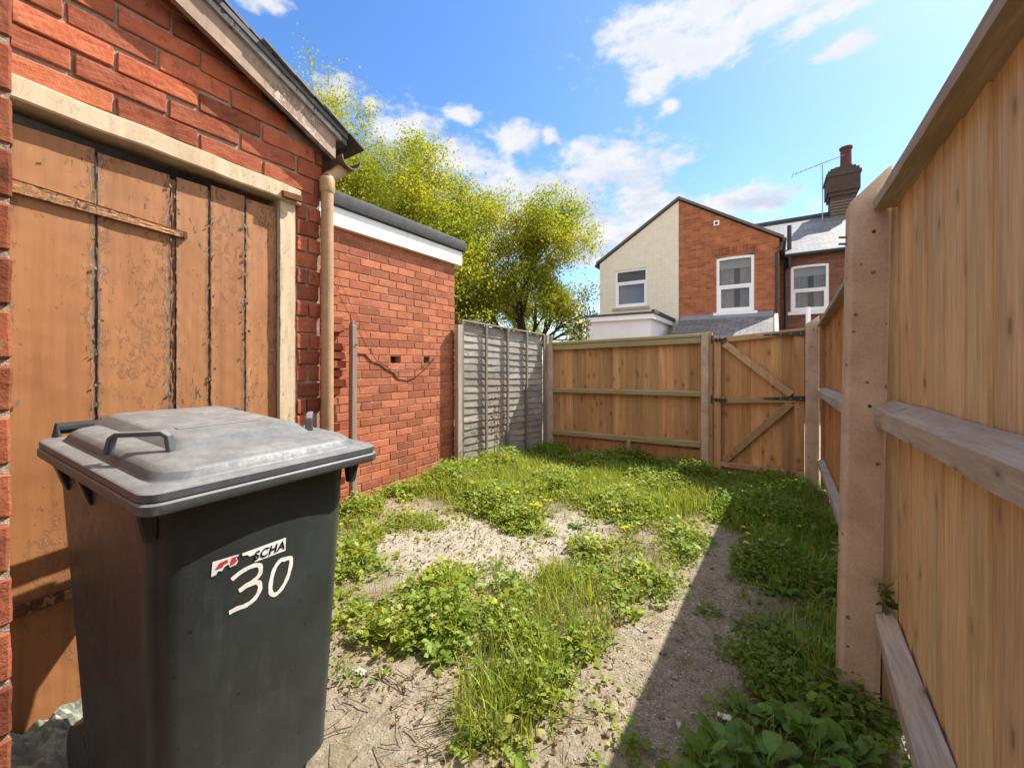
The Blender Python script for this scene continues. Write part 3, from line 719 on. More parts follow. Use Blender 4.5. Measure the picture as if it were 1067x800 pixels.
# broken toothing at the left and a stub of old wall
for k in range(26):
    z=.05+k*.078
    if random.random()<.8: mb.box((XA-.02,1.98,z),(XA+.035+random.uniform(0,.05),2.13+random.uniform(-.04,.07),z+.064),rc(.6,1.05,.06),.005)
# bricks round the two empty sockets
for (p,q,r,s) in holes:
    ya=p-.11; 
mb.build('brickwork',M['brick_new'],an,bevel=.003)
mo=MB(); mo.box((XA-.09,1.6,0),(XA-.006,3.695,1.262)); mo.box((XA-.09,1.6,1.338),(XA-.006,3.695,2.5))
ys=[1.6,2.73,2.86,3.19,3.28,3.695]
for i in (0,2,4): mo.box((XA-.09,ys[i],1.2621),(XA-.0062,ys[i+1],1.3379))
mo.build('mortar',M['mortar_new'],an)
ow=MB(); ow.box((-7.5,3.60,0),(XA-.095,3.695,2.5)); ow.box((-7.5,1.6,0),(-7.4,3.6,2.5)); ow.box((-7.4,1.6,0),(XA-.095,1.7,2.5)); ow.box((XA-.24,1.7,0),(XA-.14,3.6,2.5)); ow.build('wall',M['brick_new'],an)
fa=MB(); fa.box((XA+.002,1.4,2.447),(XA+.055,2.905,2.612)); fa.box((XA+.002,2.909,2.446),(XA+.055,3.775,2.612)); fa.box((-7.4,3.70,2.447),(XA-.001,3.775,2.612))
fa.build('fascia',M['fascia'],an,bevel=.003)
fs=MB(); fs.box((XA+.0555,2.902,2.449),(XA+.0575,2.912,2.610),(.75,.75,.75,0)); fs.build('fascia_joint',M['fascia'],an)
ft=MB()
def felt(u,v):
    sec=[(XA+.058,2.616),(XA+.085,2.622),(XA+.092,2.66),(XA+.088,2.72),(XA+.070,2.748),(XA-.2,2.735),(-7.5,2.72)]
    k=v*(len(sec)-1); i=min(int(k),len(sec)-2); f=k-i; a,b=sec[i],sec[i+1]; y=1.4+u*2.40
    return Vector((a[0]+(b[0]-a[0])*f,y,a[1]+(b[1]-a[1])*f+.004*mnoise.noise((y*6,v*9,2))))
ft.grid(felt,50,12); ft.add([(XA+.058,3.8,2.616),(XA+.085,3.8,2.622),(XA+.092,3.8,2.66),(XA+.088,3.8,2.72),(XA+.07,3.8,2.748),(XA-.2,3.8,2.735),(-7.5,3.8,2.72),(-7.5,3.8,2.616)],[tuple(range(8))])
ft.add([(-7.5,1.4,2.6145),(XA+.058,1.4,2.6145),(XA+.058,3.8,2.6145),(-7.5,3.8,2.6145)],[(0,1,2,3)])
ft.build('roof',M['felt'],an,smooth=True)
cb=MB()   # thin cable hanging on the wall
def sag(a,b,s,n=14):
    a=Vector(a); b=Vector(b); return [a.lerp(b,i/n)+Vector((0,0,-s*4*(i/n)*(1-i/n)))+Vector((0,random.uniform(-.004,.004),random.uniform(-.004,.004))) for i in range(n+1)]
cb.tube(sag((XA+.02,2.12,2.05),(XA+.02,2.62,1.32),.06)[:]+sag((XA+.02,2.62,1.32),(XA+.02,3.62,1.60),.22)[1:],.0020,5)
cb.build('cable',M['twig'],an)
cr=MB()
cr.tube([(XA+.003,2.32,1.35),(XA+.003,2.42,1.35),(XA+.003,2.5,1.28),(XA+.003,2.60,1.25),(XA+.003,2.68,1.20),(XA+.003,2.76,1.17),(XA+.003,2.8,1.12),(XA+.003,2.83,1.10)],.006,5); cr.tube([(XA+.003,2.83,1.10),(XA+.003,2.95,1.085),(XA+.003,3.05,1.11),(XA+.003,3.2,1.2),(XA+.003,3.35,1.32)],.0045,5)
cr.build('crack',m_plain('dark_crack',(.06,.035,.025),.95,.3,40,0),an)
tp=thing('timber_post','weathered grey timber post standing against the annex bricks','post',(-3.1,2.2,0))
p=MB(); p.beam((-3.10,2.215,0),(-3.10,2.215,1.60),.05,.055,(1,0,0),segs=6,wob=.003); p.beam((-3.10,2.205,1.60),(-3.10,2.212,1.635),.025,.04,(1,0,0)); p.build('shaft',M['larch_post'],tp,bevel=.005)
nl=MB(); nl.tube([(-3.075,2.215,1.42),(-3.04,2.222,1.425)],.004,6); nl.build('nail',M['rust'],tp)

# ------------------------------------------------------------------ larch lap fence on the left
lf=thing('lap_fence','weathered grey overlap fence panel between the annex and the back fence','fence',(-3.0,4.5,0))
A=Vector((-3.15,3.72,0)); B=Vector((-2.90,5.30,0)); dirv=(B-A).normalized(); nrm=Vector((dirv.y,-dirv.x,0))
ztop=lambda u:1.775-.085*u
lp=MB()
ns=19
for i in range(ns):
    z0=.02+i*(1.70/ns); 
    for s in range(4):
        u0=s/4; u1=(s+1)/4; n=8; c=rc(.75,1.12,.03)
        ph=random.uniform(0,99)
        rows=[]
        def sl(u,v):
            uu=u0+(u1-u0)*u; sc=ztop(uu)/1.775
            z=(z0+v*.125)*sc+.006*mnoise.noise((uu*6,i*2.3,v+5)); t=.016*(1-v)+.006*mnoise.noise((uu*9+ph,i*7.1,v*2))
            return A+(B-A)*uu+nrm*t+Vector((0,0,z))
        lp.grid(sl,10,3,c)
lp.build('slat_panel',M['larch'],lf,smooth=True,clean=False,angle=0)
lb=MB(); 
bkp=MB(); bkp.hexa([A-nrm*.012,B-nrm*.012,B-nrm*.002,A-nrm*.002,A-nrm*.012+Vector((0,0,1.76)),B-nrm*.012+Vector((0,0,1.68)),B-nrm*.002+Vector((0,0,1.68)),A-nrm*.002+Vector((0,0,1.76))])
bkp.build('backing',M['larch_post'],lf)
for k in range(5):
    u=k/4; p0=A+(B-A)*u+nrm*.045
    b_=MB(); b_.beam(p0,p0+Vector((0,0,ztop(u))),.034,.026,nrm,rc(.7,.95),segs=5,wob=.003); b_.build('batten',M['larch_post'],lf,bevel=.003)
cp=MB(); cp.beam(A+nrm*.02+Vector((0,0,ztop(0)+.008)),B+nrm*.02+Vector((0,0,ztop(1)+.008)),.07,.016,segs=8,wob=.002); cp.build('cap_strip',M['larch'],lf)
for (u,h,w,c) in ((-.03,1.72,.07,(1.5,1.5,1.5,.3)),(1.045,1.70,.07,(1.2,1.2,1.2,.6)),(1.10,1.69,.075,(.5,.5,.5,.8))):
    p0=A+(B-A)*u+nrm*.03
    b_=MB(); b_.beam(p0,p0+Vector((0,0,h)),w,w,nrm,c,segs=4,wob=.003); b_.build('post',M['larch_post'],lf,bevel=.004)

# ------------------------------------------------------------------ featheredge boards
def boards(mb, a, b, z0, z1a, z1b, n_out, bw=.105, th=.014, lo=.86, hi=1.12, z0b=None, wedge=.009):
    """vertical boards from a to b (plan points); n_out points at the camera's side"""
    a=Vector(a); b=Vector(b); d=(b-a); L=d.length; d.normalize(); n_out=Vector(n_out)
    s=0; 
    while s<L-.01:
        w=bw*random.uniform(.9,1.1); e=min(s+w+.012,L); u0,u1=s/L,e/L
        zz0=z1a+(z1b-z1a)*u0; zz1=z1a+(z1b-z1a)*u1
        zb0=z0 if z0b is None else z0+(z0b-z0)*u0
        p0=a+d*s; p1=a+d*e; t0=random.uniform(0,.002); 
        q=[p0+n_out*(.002+t0),p1+n_out*(.002+wedge+t0),p1+n_out*(.006+wedge+th*.5+t0),p0+n_out*(.002+th+t0)]
        c=rc(lo,hi,.05)
        mb.hexa([v+Vector((0,0,zb0)) for v in q]+[q[0]+Vector((0,0,zz0)),q[1]+Vector((0,0,zz1)),q[2]+Vector((0,0,zz1)),q[3]+Vector((0,0,zz0))],c)
        s+=w

# concrete posts: straight shaft with a weathered (sloped) top and mortices
def post(label, x0,x1,y0,y1,h_lo,h_hi,lean=0.0,mort=(),bolts=(),slope='x', col=(1,1,1,.2)):
    o=thing('concrete_post',label,'post',((x0+x1)/2,(y0+y1)/2,0),'concrete posts of the new timber fence')
    m=MB(); ch=.012
    def ring(z,ins=0):
        k=lean*z
        P=[(x0+ch,y0),(x1-ch,y0),(x1,y0+ch),(x1,y1-ch),(x1-ch,y1),(x0+ch,y1),(x0,y1-ch),(x0,y0+ch)]
        return [Vector((p[0]+k,p[1],z)) for p in P]
    zs=list(np.linspace(0,h_lo-.05,6))
    rings=[ring(z) for z in zs]
    top=ring(h_lo)
    for v in top:
        if slope=='x': f=(v.x-lean*h_lo-x0)/(x1-x0)
        else: f=(v.y-y0)/(y1-y0)
        v.z=h_lo+(h_hi-h_lo)*max(0,min(1,f))
    rings.append(top); m.loft(rings,col); m.build('shaft',M['concrete'],o,bevel=.003)
    for (z,side) in bolts:
        k=lean*z; b_=MB()
        if side=='l': b_.tube([(x0+k,(y0+y1)/2,z),(x0+k-.024,(y0+y1)/2-.005,z+.003)],.0045,8); b_.build('bolt',M['galv'],o)
        else:
            b_.tube([((x0+x1)/2+k+.01,y0-.0015,z),((x0+x1)/2+k+.01,y0+.01,z)],.006,10); b_.build('bolt_hole',M['iron'],o)
    return o
post('tallest concrete post, nearest the camera, with bolt ends on its left edge',.206,.324,1.93,2.04,1.85,1.965,.018,bolts=((.56,'l'),(.535,'l'),(1.735,'l'),(1.71,'l'),(1.73,'f'),(1.10,'f')))
post('concrete post the plank gate hangs from, at the corner of the right fence',.280,.392,5.06,5.17,1.66,1.745,.0,bolts=((1.6,'f'),))
post('concrete post between the back fence and the gate latch',-.735,-.640,5.35,5.46,1.63,1.645,0,slope='x')
post('short concrete post where the back fence meets the grey overlap fence',-2.86,-2.755,5.36,5.46,1.565,1.60,0,slope='x')

# right fence, near bay (stands taller) and far bay
def right_bay(label, ya, yb, xa, xb, zcap_a, zcap_b, caph, mid_a, mid_b, low, wood, wedge=True):
    """from ya (near) to yb (far); xa,xb: front of the rails there"""
    o=thing('timber_fence',label,'fence',((xa+xb)/2,(ya+yb)/2,0),'featheredge fence bays')
    bd=.052
    m=MB(); boards(m,(xa+bd,ya,0),(xb+bd,yb,0),.03,zcap_a+.02,zcap_b+.02,(1,0,0),bw=.145 if wood is M['fence_wood_near'] else .11,lo=.86,hi=1.10,wedge=.006 if wood is M['fence_wood_near'] else .011)
    m.build('board_panel',wood,o)
    def rail(name, za0, zb0, hgt, rise, mat, wid=bd-.001, ua=None, back=None):
        m=MB(); seg=26
        rings=[]
        for i in range(seg+1):
            u=i/seg; x=xa+(xb-xa)*u; y=ya+(yb-ya)*u; z=za0+(zb0-za0)*u; j=lambda:random.uniform(-.0016,.0016)
            rings.append([Vector((x+.001+j(),y,z+j())),Vector((x+wid,y,z-.002)),Vector((x+wid,y,z+hgt+rise+j())),Vector((x+.006+j(),y,z+hgt+j())),Vector((x+j(),y,z+hgt-.006+j()))])
        m.loft(rings,(1,1,1,random.random())); return m.build(name,mat,o,smooth=True,angle=25)
    m=MB(); m.box((xb+.024,yb-.055 if yb>3 else yb+.020,.02),(xb+bd+.06,yb-.004 if yb>3 else yb+.10,zcap_b-.01 if yb>3 else zcap_b+.03),(.6,.6,.6,.3)); m.build('shaded_gap_batten',wood,o,bevel=.003)  # filler batten added at the post, tinted dark for the gap's shade
    rail('middle_rail',mid_a,mid_b,.061,.028,M['rail_y'])
    rail('top_rail',zcap_a,zcap_b,caph,0,M['cap_y'],bd+.05)
    if low:
        (za,zb,ba,bb)=low
        m=MB(); rings=[]
        for i in range(21):
            u=i/20; x=xa+(xb-xa)*u; y=ya+(yb-ya)*u; f=za+(zb-za)*u; b=ba+(bb-ba)*u
            rings.append([Vector((x,y,f-.055)),Vector((x+bd-.001,y,b-.06)),Vector((x+bd-.001,y,b+random.uniform(-.001,.001))),Vector((x+random.uniform(-.001,.001),y,f+random.uniform(-.0015,.0015)))])
        m.loft(rings,(1,1,1,.77)); m.build('bottom_rail',M['rail_y'],o,bevel=.003)
    # weathered capping on top of the rail
    m=MB(); rings=[]
    for i in range(31):
        u=i/30; x=xa+(xb-xa)*u; y=ya+(yb-ya)*u; z=zcap_a+(zcap_b-zcap_a)*u+caph+.001; w=.006*mnoise.noise((y*6,1,1))
        rings.append([Vector((x+.010,y,z)),Vector((x+bd+.045,y,z)),Vector((x+bd+.040,y,z+.012)),Vector((x+.03,y,z+.024+w*.5)),Vector((x+.012+w*.6,y,z+.014+w))])
    m.loft(rings,(.9,.9,.9,.4)); m.build('capping',M['cap_y'],o,smooth=True,angle=30)
    return o
slope_x=.0226
right_bay('near bay of the right timber fence, tall tan boards with rails facing the yard',-1.6,1.925,.307-.008*3.5,.307,1.806,1.806,.040,1.062,1.036,(-.30,.355,.07,.383),M['fence_wood_near'])
right_bay('far bay of the right timber fence, between the tallest post and the gate post',2.06,5.06,.312,.378,1.715,1.632,.036,.985,.94,(.33,.30,.345,.315),M['fence_wood'])


# ------------------------------------------------------------------ back fence
bkf=thing('timber_fence','back fence of orange-brown upright boards with mossy rails, left of the gate','fence',(-1.7,5.4,0),'featheredge fence bays')
YB=5.405; xl,xr=-2.752,-.738
m=MB(); boards(m,(xl,YB+.02,0),(xr,YB+.02,0),.16,1.52,1.565,(0,1,0),bw=.098,lo=.70,hi=1.14,wedge=.014); m.build('board_panel',M['fence_wood'],bkf)
def brail(name,zl,zr,h,y0,y1,mat=None):
    m=MB(); n=16; rings=[]
    for i in range(n+1):
        u=i/n; x=xl+(xr-xl)*u; z=zl+(zr-zl)*u; j=lambda:random.uniform(-.0015,.0015)
        rings.append([Vector((x,y0+j(),z)),Vector((x,y1,z)),Vector((x,y1,z+h)),Vector((x,y0+.012+j(),z+h+j())),Vector((x,y0+j(),z+h-.014+j()))])
    m.loft(rings,(1,1,1,random.random())); m.build(name,mat or M['rail_x'],bkf,smooth=True,angle=25)
brail('top_rail',1.468,1.515,.075,YB-.045,YB+.018)
brail('capping',1.546,1.592,.042,YB-.05,YB+.04,M['cap_x'] if 'cap_x' in M else None)
brail('middle_rail',.845,.865,.062,YB-.045,YB+.018)
brail('bottom_rail',.215,.245,.070,YB-.045,YB+.018)
m=MB(); m.box((xl,YB-.012,.0),(xr,YB+.016,.205),(.75,.65,.6,.5)); m.build('gravel_board',M['fence_wood'],bkf)
m=MB(); m.box((-1.64,YB-.05,0),(-1.59,YB-.014,.235)); m.build('stump',M['gate_frame'],bkf,bevel=.003)

# ------------------------------------------------------------------ gate
gt_=thing('plank_gate','closed plank gate with two diagonal braces and black strap hinges','gate',(-.15,5.3,0))
gl,grr=-.575,.275; YG=5.30
def gy(x): return YG-.17*(x-gl)/(grr-gl)       # hangs a touch nearer on the hinge side
def gtop(x): return 1.565+.065*(x-gl)/(grr-gl)
def gp(x,z,f=0): return Vector((x,gy(x)-f,z))
m=MB(); boards(m,(gl+.02,gy(gl)+.004,0),(grr-.002,gy(grr)+.004,0),.015,gtop(gl)-.01,gtop(grr)-.01,(0,1,0),bw=.092,lo=.72,hi=1.16,wedge=.014); m.build('board_panel',M['fence_wood'],gt_)
def gbeam(name,a,b,w,f,th,mat,col=None,vert=False):
    m=MB(); A_=gp(*a,f); B_=gp(*b,f); m.beam(A_,B_,w,th,(0,-1,0),col or rc(.92,1.08),segs=1); return m.build(name,mat,gt_,bevel=.003)
M['gate_rail']=m_wood('gate_rail_timber',(.52,.33,.18),(.36,.215,.105),grain=(.06,1,1),scale=24,knots=False)
gbeam('stile',(gl+.035,.03),(gl+.035,gtop(gl)+.002),.068,.022,.036,M['gate_frame'],(1.05,1.0,.98,.1))
gbeam('stile',(grr-.045,.06),(grr-.045,gtop(grr)-.075),.085,.020,.022,M['fence_wood'],(.95,.93,.9,.7))
gbeam('top_rail',(gl+.071,gtop(gl)-.026),(grr,gtop(grr)-.033),.062,.024,.036,M['gate_rail'])
gbeam('middle_rail',(gl+.071,.835),(grr-.002,.895),.062,.026,.036,M['gate_rail'])
gbeam('bottom_rail',(gl+.071,.10),(grr-.002,.115),.062,.022,.030,M['gate_rail'])
gbeam('brace',(gl+.105,gtop(gl)-.07),(grr-.11,.935),.075,.0245,.034,M['gate_frame'])
gbeam('brace',(grr-.11,.855),(gl+.10,.14),.075,.0245,.034,M['gate_frame'])
for z0,z1 in ((gtop(grr)-.055,gtop(.1)-.045),(.905,.885)):
    m=MB(); a=gp(grr+.01,z0,.046); b=gp(grr-.36,z1,.046); d=(b-a).normalized(); up=Vector((0,0,1))
    m.prism([a+up*.028,a-up*.028,b-up*.006,b+up*.006],(0,-.005,0))
    hg=m.build('strap_hinge',M['iron'],gt_)
    m=MB(); m.box((grr+.006,gy(grr)-.060,z0-.075),(grr+.030,gy(grr)-.050,z0+.075)); m.build('hinge_plate',M['iron'],hg,bevel=.002)
    for k in range(4):
        q=a.lerp(b,.12+k*.23); m=MB(); m.tube([q+Vector((0,-.005,0)),q+Vector((0,-.009,0))],.006,8); m.build('screw',M['galv'],hg)
for z in (gtop(gl)-.025,.845):
    m=MB(); m.tube([gp(gl-.03,z,.062),gp(gl+.13,z+.004,.062)],.009,8); m.tube([gp(gl+.08,z,.062),gp(gl+.08,z-.035,.075)],.007,8)
    for x in (gl+.02,gl+.06,gl+.115): m.beam(gp(x,z-.022,.055),gp(x,z+.022,.055),.020,.022,(0,-1,0))
    lt=m.build('latch_bolt',M['iron'],gt_)
    m=MB(); m.beam(gp(gl-.028,z-.05,.05),gp(gl-.028,z+.05,.05),.02,.02,(0,-1,0)); m.build('keep',M['iron'],lt)
m=MB(); m.box((-.639,5.345,0),(-.606,5.40,1.64),(.9,.9,.9,.3)); m.box((-.604,5.36,.02),(-.585,5.40,1.6),(.55,.5,.45,.3)); m.build('closing_strip',M['gate_frame'],gt_,bevel=.003)

# ------------------------------------------------------------------ wheelie bin
BW=R(3.1); BO=Vector((-1.054,.565,0))     # middle of the front edge; local X = depth backwards
fx=Vector((-math.cos(BW),-math.sin(BW),0)); fy=Vector((-math.sin(BW),math.cos(BW),0))
def bl(d,w,z): return BO+fx*d+fy*w+Vector((0,0,z))      # depth from the front, across, up
bn=thing('wheelie_bin','tall black wheelie bin with grey lid and painted 30 before the plank door','wheelie bin',BO+fx*.37)
def rrect(d0,d1,w0,w1,r,z,n=5,slope=0.0,bulge=0.0):
    pts=[]
    for (cx,cy,a0) in ((d0+r,w0+r,180),(d1-r,w0+r,270),(d1-r,w1-r,0),(d0+r,w1-r,90)):
        for k in range(n+1):
            a=R(a0+90*k/n); d=cx+r*math.cos(a); w=cy+r*math.sin(a)
            if bulge and d<(d0+d1)/2: d-=bulge*max(0,1-(2*(w-(w0+w1)/2)/(w1-w0))**2)
            pts.append((d,w,z))
    if bulge:      # points along the front so that it can bow
        for k in range(1,8):
            w=(w1-r)+(w0-w1+2*r)*k/8; pts.append((d0-bulge*max(0,1-(2*(w-(w0+w1)/2)/(w1-w0))**2),w,z))
    return [bl(d,w,zz+slope*d) for d,w,zz in pts]
SL=.060
t=NT('bin_plastic'); v=t.coord(rand=False); n=t.noise(v,4,6,.7); n2=t.noise(v,40,5,.7); vs=t.coord((1,1,.12),False); st_=t.noise(vs,22,5,.65)
c=t.ramp(n,[(.3,(.020,.024,.024)),(.75,(.044,.051,.051))]); c=t.mix(t.ramp(st_,[(.58,0),(.78,.35)]),c,(.09,.09,.085)); c=t.mix(t.ramp(n2,[(.60,0),(.74,.3)]),c,(.10,.095,.09))
sp_=t.ramp(t.math('ADD',t.voro(v,26),t.math('MULTIPLY',n2,.15)),[(.17,1),(.20,0)]); c=t.mix(t.math('MULTIPLY',sp_,.6),c,(.008,.008,.009))
M['bin']=t.done(c,t.ramp(n2,[(.3,.30),(.7,.50)]),t.bump(n2,.12,.002),.42)
t=NT('lid_plastic'); v=t.coord(rand=False); n=t.noise(v,5,6,.7); n2=t.noise(v,60,5,.7)
c=t.ramp(n,[(.3,(.055,.057,.062)),(.7,(.085,.087,.092))])
ge=t.n.new('ShaderNodeNewGeometry'); sz_=t.n.new('ShaderNodeSeparateXYZ'); t.link(ge.outputs['True Normal'],sz_.inputs[0])   # dust lies on the faces that look up
dust=t.math('MULTIPLY',t.ramp(sz_.outputs[2],[(.45,0),(.95,1)]),t.ramp(t.noise(v,9,7,.75),[(.22,.35),(.62,1)]))
c=t.mix(dust,c,t.mix(t.ramp(t.noise(v,17,5,.7),[(.4,0),(.8,1)]),(.17,.168,.163),(.27,.262,.25)))
c=t.mix(t.ramp(t.noise(t.coord((1,1,1),False),33,6,.75),[(.62,0),(.70,.5)]),c,(.07,.068,.065)); c=t.mix(.5,c,t.ramp(n2,[(.3,.75),(.7,1.2)]),'MULTIPLY')
M['lid']=t.done(c,t.ramp(n2,[(.3,.42),(.7,.6)]),t.bump(n2,.12,.002),.45)
m=MB(); rings=[]
zs=[.06,.12,.3,.5,.7,.85,.95]
for z in zs:
    k=(z-.06)/.86
    d0=.125-.058*k; d1=.555+.140*k; hw=.230+.023*k
    rings.append(rrect(d0,d1,-hw-.012,hw-.018,.055,z,bulge=.022,n=6))
m.loft(rings,cap1=False)
body=m.build('body',M['bin'],bn,smooth=True,angle=35)
m=MB()   # flared rim with two steps
def rr(d0,d1,hw,r,z): return rrect(d0,d1,-hw,hw,r,z,n=6,slope=SL)
m.loft([rr(.055,.70,.25,.04,.9455),rr(-.004,.745,.297,.035,.946),rr(-.006,.747,.299,.035,.949),rr(-.006,.747,.299,.035,.967),rr(-.003,.744,.296,.035,.970),rr(.03,.72,.27,.03,.9705)],cap0=False,cap1=False)
m.build('rim',M['bin_rim'] if 'bin_rim' in M else M['lid'],bn,smooth=True,angle=35)
for sd in (-1,1):   # two stiffening ribs under the rim on each flank
    for d in (.40,.58):
        m=MB(); w0=sd*.252; w1=sd*.292
        m.hexa([bl(d,w0,.872+SL*d),bl(d+.028,w0,.872+SL*d),bl(d+.028,w1-sd*.022,.872+SL*d),bl(d,w1-sd*.022,.872+SL*d),bl(d,w0,.945+SL*d),bl(d+.028,w0,.945+SL*d),bl(d+.028,w1,.945+SL*d),bl(d,w1,.945+SL*d)]); m.build('rim_rib',M['bin'],bn,bevel=.003)
# front-corner lug under the rim
for sd in (-1,1):
    m=MB(); m.hexa([bl(.075,sd*.245,.87),bl(.10,sd*.245,.87),bl(.10,sd*.268,.87),bl(.075,sd*.268,.87),bl(.07,sd*.245,.949),bl(.11,sd*.245,.949),bl(.11,sd*.285,.949),bl(.07,sd*.285,.949)]); m.build('lug',M['bin'],bn,bevel=.004)
# lid
zl_=.9715
m=MB()
L_=lambda i,r,z,b=0:rrect(i,.745-i*.75,-.296+i,.296-i,r,z,n=7,slope=SL-b)
m.loft([L_(.002,.035,zl_),L_(.0,.036,zl_+.002),L_(.0,.036,zl_+.017),L_(.003,.036,zl_+.0195),L_(.036,.06,zl_+.021),L_(.039,.062,zl_+.025),L_(.046,.066,zl_+.040),L_(.058,.07,zl_+.050),L_(.085,.075,zl_+.055),L_(.15,.06,zl_+.058)],cap0=False)
lid=m.build('lid',M['lid'],bn,smooth=True,angle=40)
def zt(d): return zl_+.057+SL*d
m=MB(); P=lambda d0,d1,hw,r,z:[p for p in rrect(d0,d1,-hw,hw,r,z,n=4,slope=SL)]
m.loft([P(.165,.735,.185,.03,zl_+.052),P(.200,.715,.160,.03,zl_+.078),P(.210,.705,.150,.028,zl_+.082)],cap0=False)
m.build('raised_panel',M['lid'],lid,smooth=True,angle=25)
m=MB(); m.beam(bl(.33,-.12,zt(.33)+.025),bl(.33,.10,zt(.33)+.025),.02,.006); m.build('moulded_bar',M['lid'],lid,bevel=.002)
for sd in (-1,1):
    m=MB()
    a=bl(.305,sd*.262,zt(.3)-.012); b=bl(.190,sd*.180,zt(.19)-.002); up=Vector((0,0,1)); d=(b-a)
    path=[a,a+up*.038+d*.06,a+up*.046+d*.14,b+up*.046-d*.14,b+up*.038-d*.05,b]
    nn=d.normalized().cross(up)
    rings=[]
    for i,p in enumerate(path):
        tdir=(path[min(i+1,5)]-path[max(i-1,0)]).normalized(); q=tdir.cross(nn).normalized(); w=.020 if i in(0,5) else .016
        rings.append([p+nn*w*.6-q*.006,p+nn*w*.6+q*.006,p-nn*w*.6+q*.006,p-nn*w*.6-q*.006])
    m.loft(rings); m.build('handle',M['lid'],lid,bevel=.003,bseg=2)
m=MB()   # pull bar and hinge behind the lid
m.tube([bl(.735,-.255,1.01),bl(.768,-.25,1.058),bl(.768,.25,1.058),bl(.735,.255,1.01)],.017,10)
M['matt_plastic']=m_plain('matt_black_plastic',(.035,.037,.038),.75,.3,40,.1,.2); m.build('pull_bar',M['matt_plastic'],bn,smooth=True)
for sd in (-1,1):
    m=MB(); 
    c0=bl(.645,sd*.215,.10); m.tube([c0-fy*sd*.03,c0-fy*sd*.03,c0+fy*sd*.02,c0+fy*sd*.02],[.07,.10,.10,.07],24); wh=m.build('wheel',M['bin'],bn,smooth=True,angle=30)
m=MB(); m.tube([bl(.645,-.19,.10),bl(.645,.19,.10)],.012,8); m.build('axle',M['galv'],bn)
# markings on the front: brush strokes for the number, the torn maker's sticker
def front(y,z,out=.0015):
    k=(z-.06)/.86; d0=.125-.058*k; w=y-.565-.0; hw=.230+.023*k; c0=(-hw-.012+hw-.018)/2
    b=.022*max(0,1-((w-c0)/hw)**2)
    p=bl(d0-b-out,0,z); q=p+fy*w; return Vector((q.x,q.y,z))
def stroke(m,pts,w,seg=6,out=.0007):
    P=[]
    n=len(pts)
    for i in range(n-1):
        for s in range(seg):
            f=s/seg; p0=pts[max(i-1,0)]; p1=pts[i]; p2=pts[i+1]; p3=pts[min(i+2,n-1)]
            P.append(tuple(.5*((2*p1[k])+(-p0[k]+p2[k])*f+(2*p0[k]-5*p1[k]+4*p2[k]-p3[k])*f*f+(-p0[k]+3*p1[k]-3*p2[k]+p3[k])*f**3) for k in (0,1)))
    P.append(pts[-1]); L=[]
    for i,p in enumerate(P):
        q=P[min(i+1,len(P)-1)]; r=P[max(i-1,0)]; dx,dy=q[0]-r[0],q[1]-r[1]; l=math.hypot(dx,dy) or 1; ww=w*.88*(1+.07*math.sin(i*1.1)+random.uniform(-.04,.04))*.5
        if i in (0,len(P)-1): ww*=.7
        L.append((front(p[0]-dy/l*ww,p[1]+dx/l*ww,out),front(p[0]+dy/l*ww,p[1]-dx/l*ww,out)))
    for i in range(len(L)-1): m.add([L[i][0],L[i][1],L[i+1][1],L[i+1][0]],[(0,1,2,3)],rc(.93,1.05,.02))
M['white_paint']=m_plain('brushed_white_paint',(.80,.78,.70),.6,.12,60,.3)
m=MB()
stroke(m,[(.457,.726),(.480,.737),(.505,.740),(.522,.733),(.523,.712),(.508,.700),(.490,.696),(.474,.690)],.0125)
stroke(m,[(.474,.690),(.500,.695),(.520,.690),(.524,.670),(.512,.652),(.492,.645),(.470,.647),(.454,.645)],.013,out=.0010)
stroke(m,[(.592,.720),(.576,.724),(.560,.708),(.552,.676),(.553,.648),(.565,.636),(.582,.644),(.598,.668),(.606,.700),(.604,.718),(.590,.722)],.0125)
m.build('house_number',M['white_paint'],body)
M['sticker_white']=m_plain('sticker_white',(.74,.74,.73),.45,.06,30,0); M['sticker_black']=m_plain('sticker_black',(.015,.015,.015),.5,.1,30,0); M['sticker_red']=m_plain('sticker_red',(.55,.05,.035),.5,.15,60,0)
def flat(m,poly,out): m.add([front(y,z,out) for y,z in poly],[tuple(range(len(poly)))])
m=MB()
flat(m,[(.414,.752),(.424,.753),(.428,.760),(.436,.757),(.441,.765),(.449,.768),(.452,.759),(.466,.760),(.470,.768),(.466,.777),(.472,.783),(.462,.785),(.416,.787)],.0012)
flat(m,[(.478,.783),(.480,.776),(.492,.774),(.495,.768),(.507,.768),(.512,.757),(.508,.748),(.588,.746),(.588,.782)],.0012)
stk=m.build('maker_sticker',M['sticker_white'],body)
m=MB(); 
flat(m,[(.421,.766),(.430,.779),(.446,.781),(.449,.773),(.440,.772),(.436,.766)],.0018); flat(m,[(.452,.763),(.455,.781),(.468,.781),(.464,.775),(.469,.771),(.462,.764)],.0018)
m.build('emblem',M['sticker_red'],stk,clean=False)
cu=bpy.data.curves.new('lettering','FONT'); cu.body='SCHA'; cu.size=.031; cu.shear=.2; cu.space_character=1.08; cu.offset=.0006; cu.extrude=0
tmp=bpy.data.objects.new('tmp_text',cu); COL.objects.link(tmp); bpy.context.view_layer.update()
me=bpy.data.meshes.new_from_object(tmp.evaluated_get(bpy.context.evaluated_depsgraph_get())); bpy.data.objects.remove(tmp); bpy.data.curves.remove(cu)
xsx=[v.co.x for v in me.vertices]; xw=max(xsx)-min(xsx); x0_=min(xsx); off_=wloc(stk)
for v in me.vertices:
    p=front(.505+(v.co.x-x0_)/xw*.080,.7535+v.co.y,.0020)-off_; v.co=p
me.materials.clear(); me.materials.append(M['sticker_black']); o=bpy.data.objects.new('lettering',me); COL.objects.link(o); o.parent=stk
m=MB()
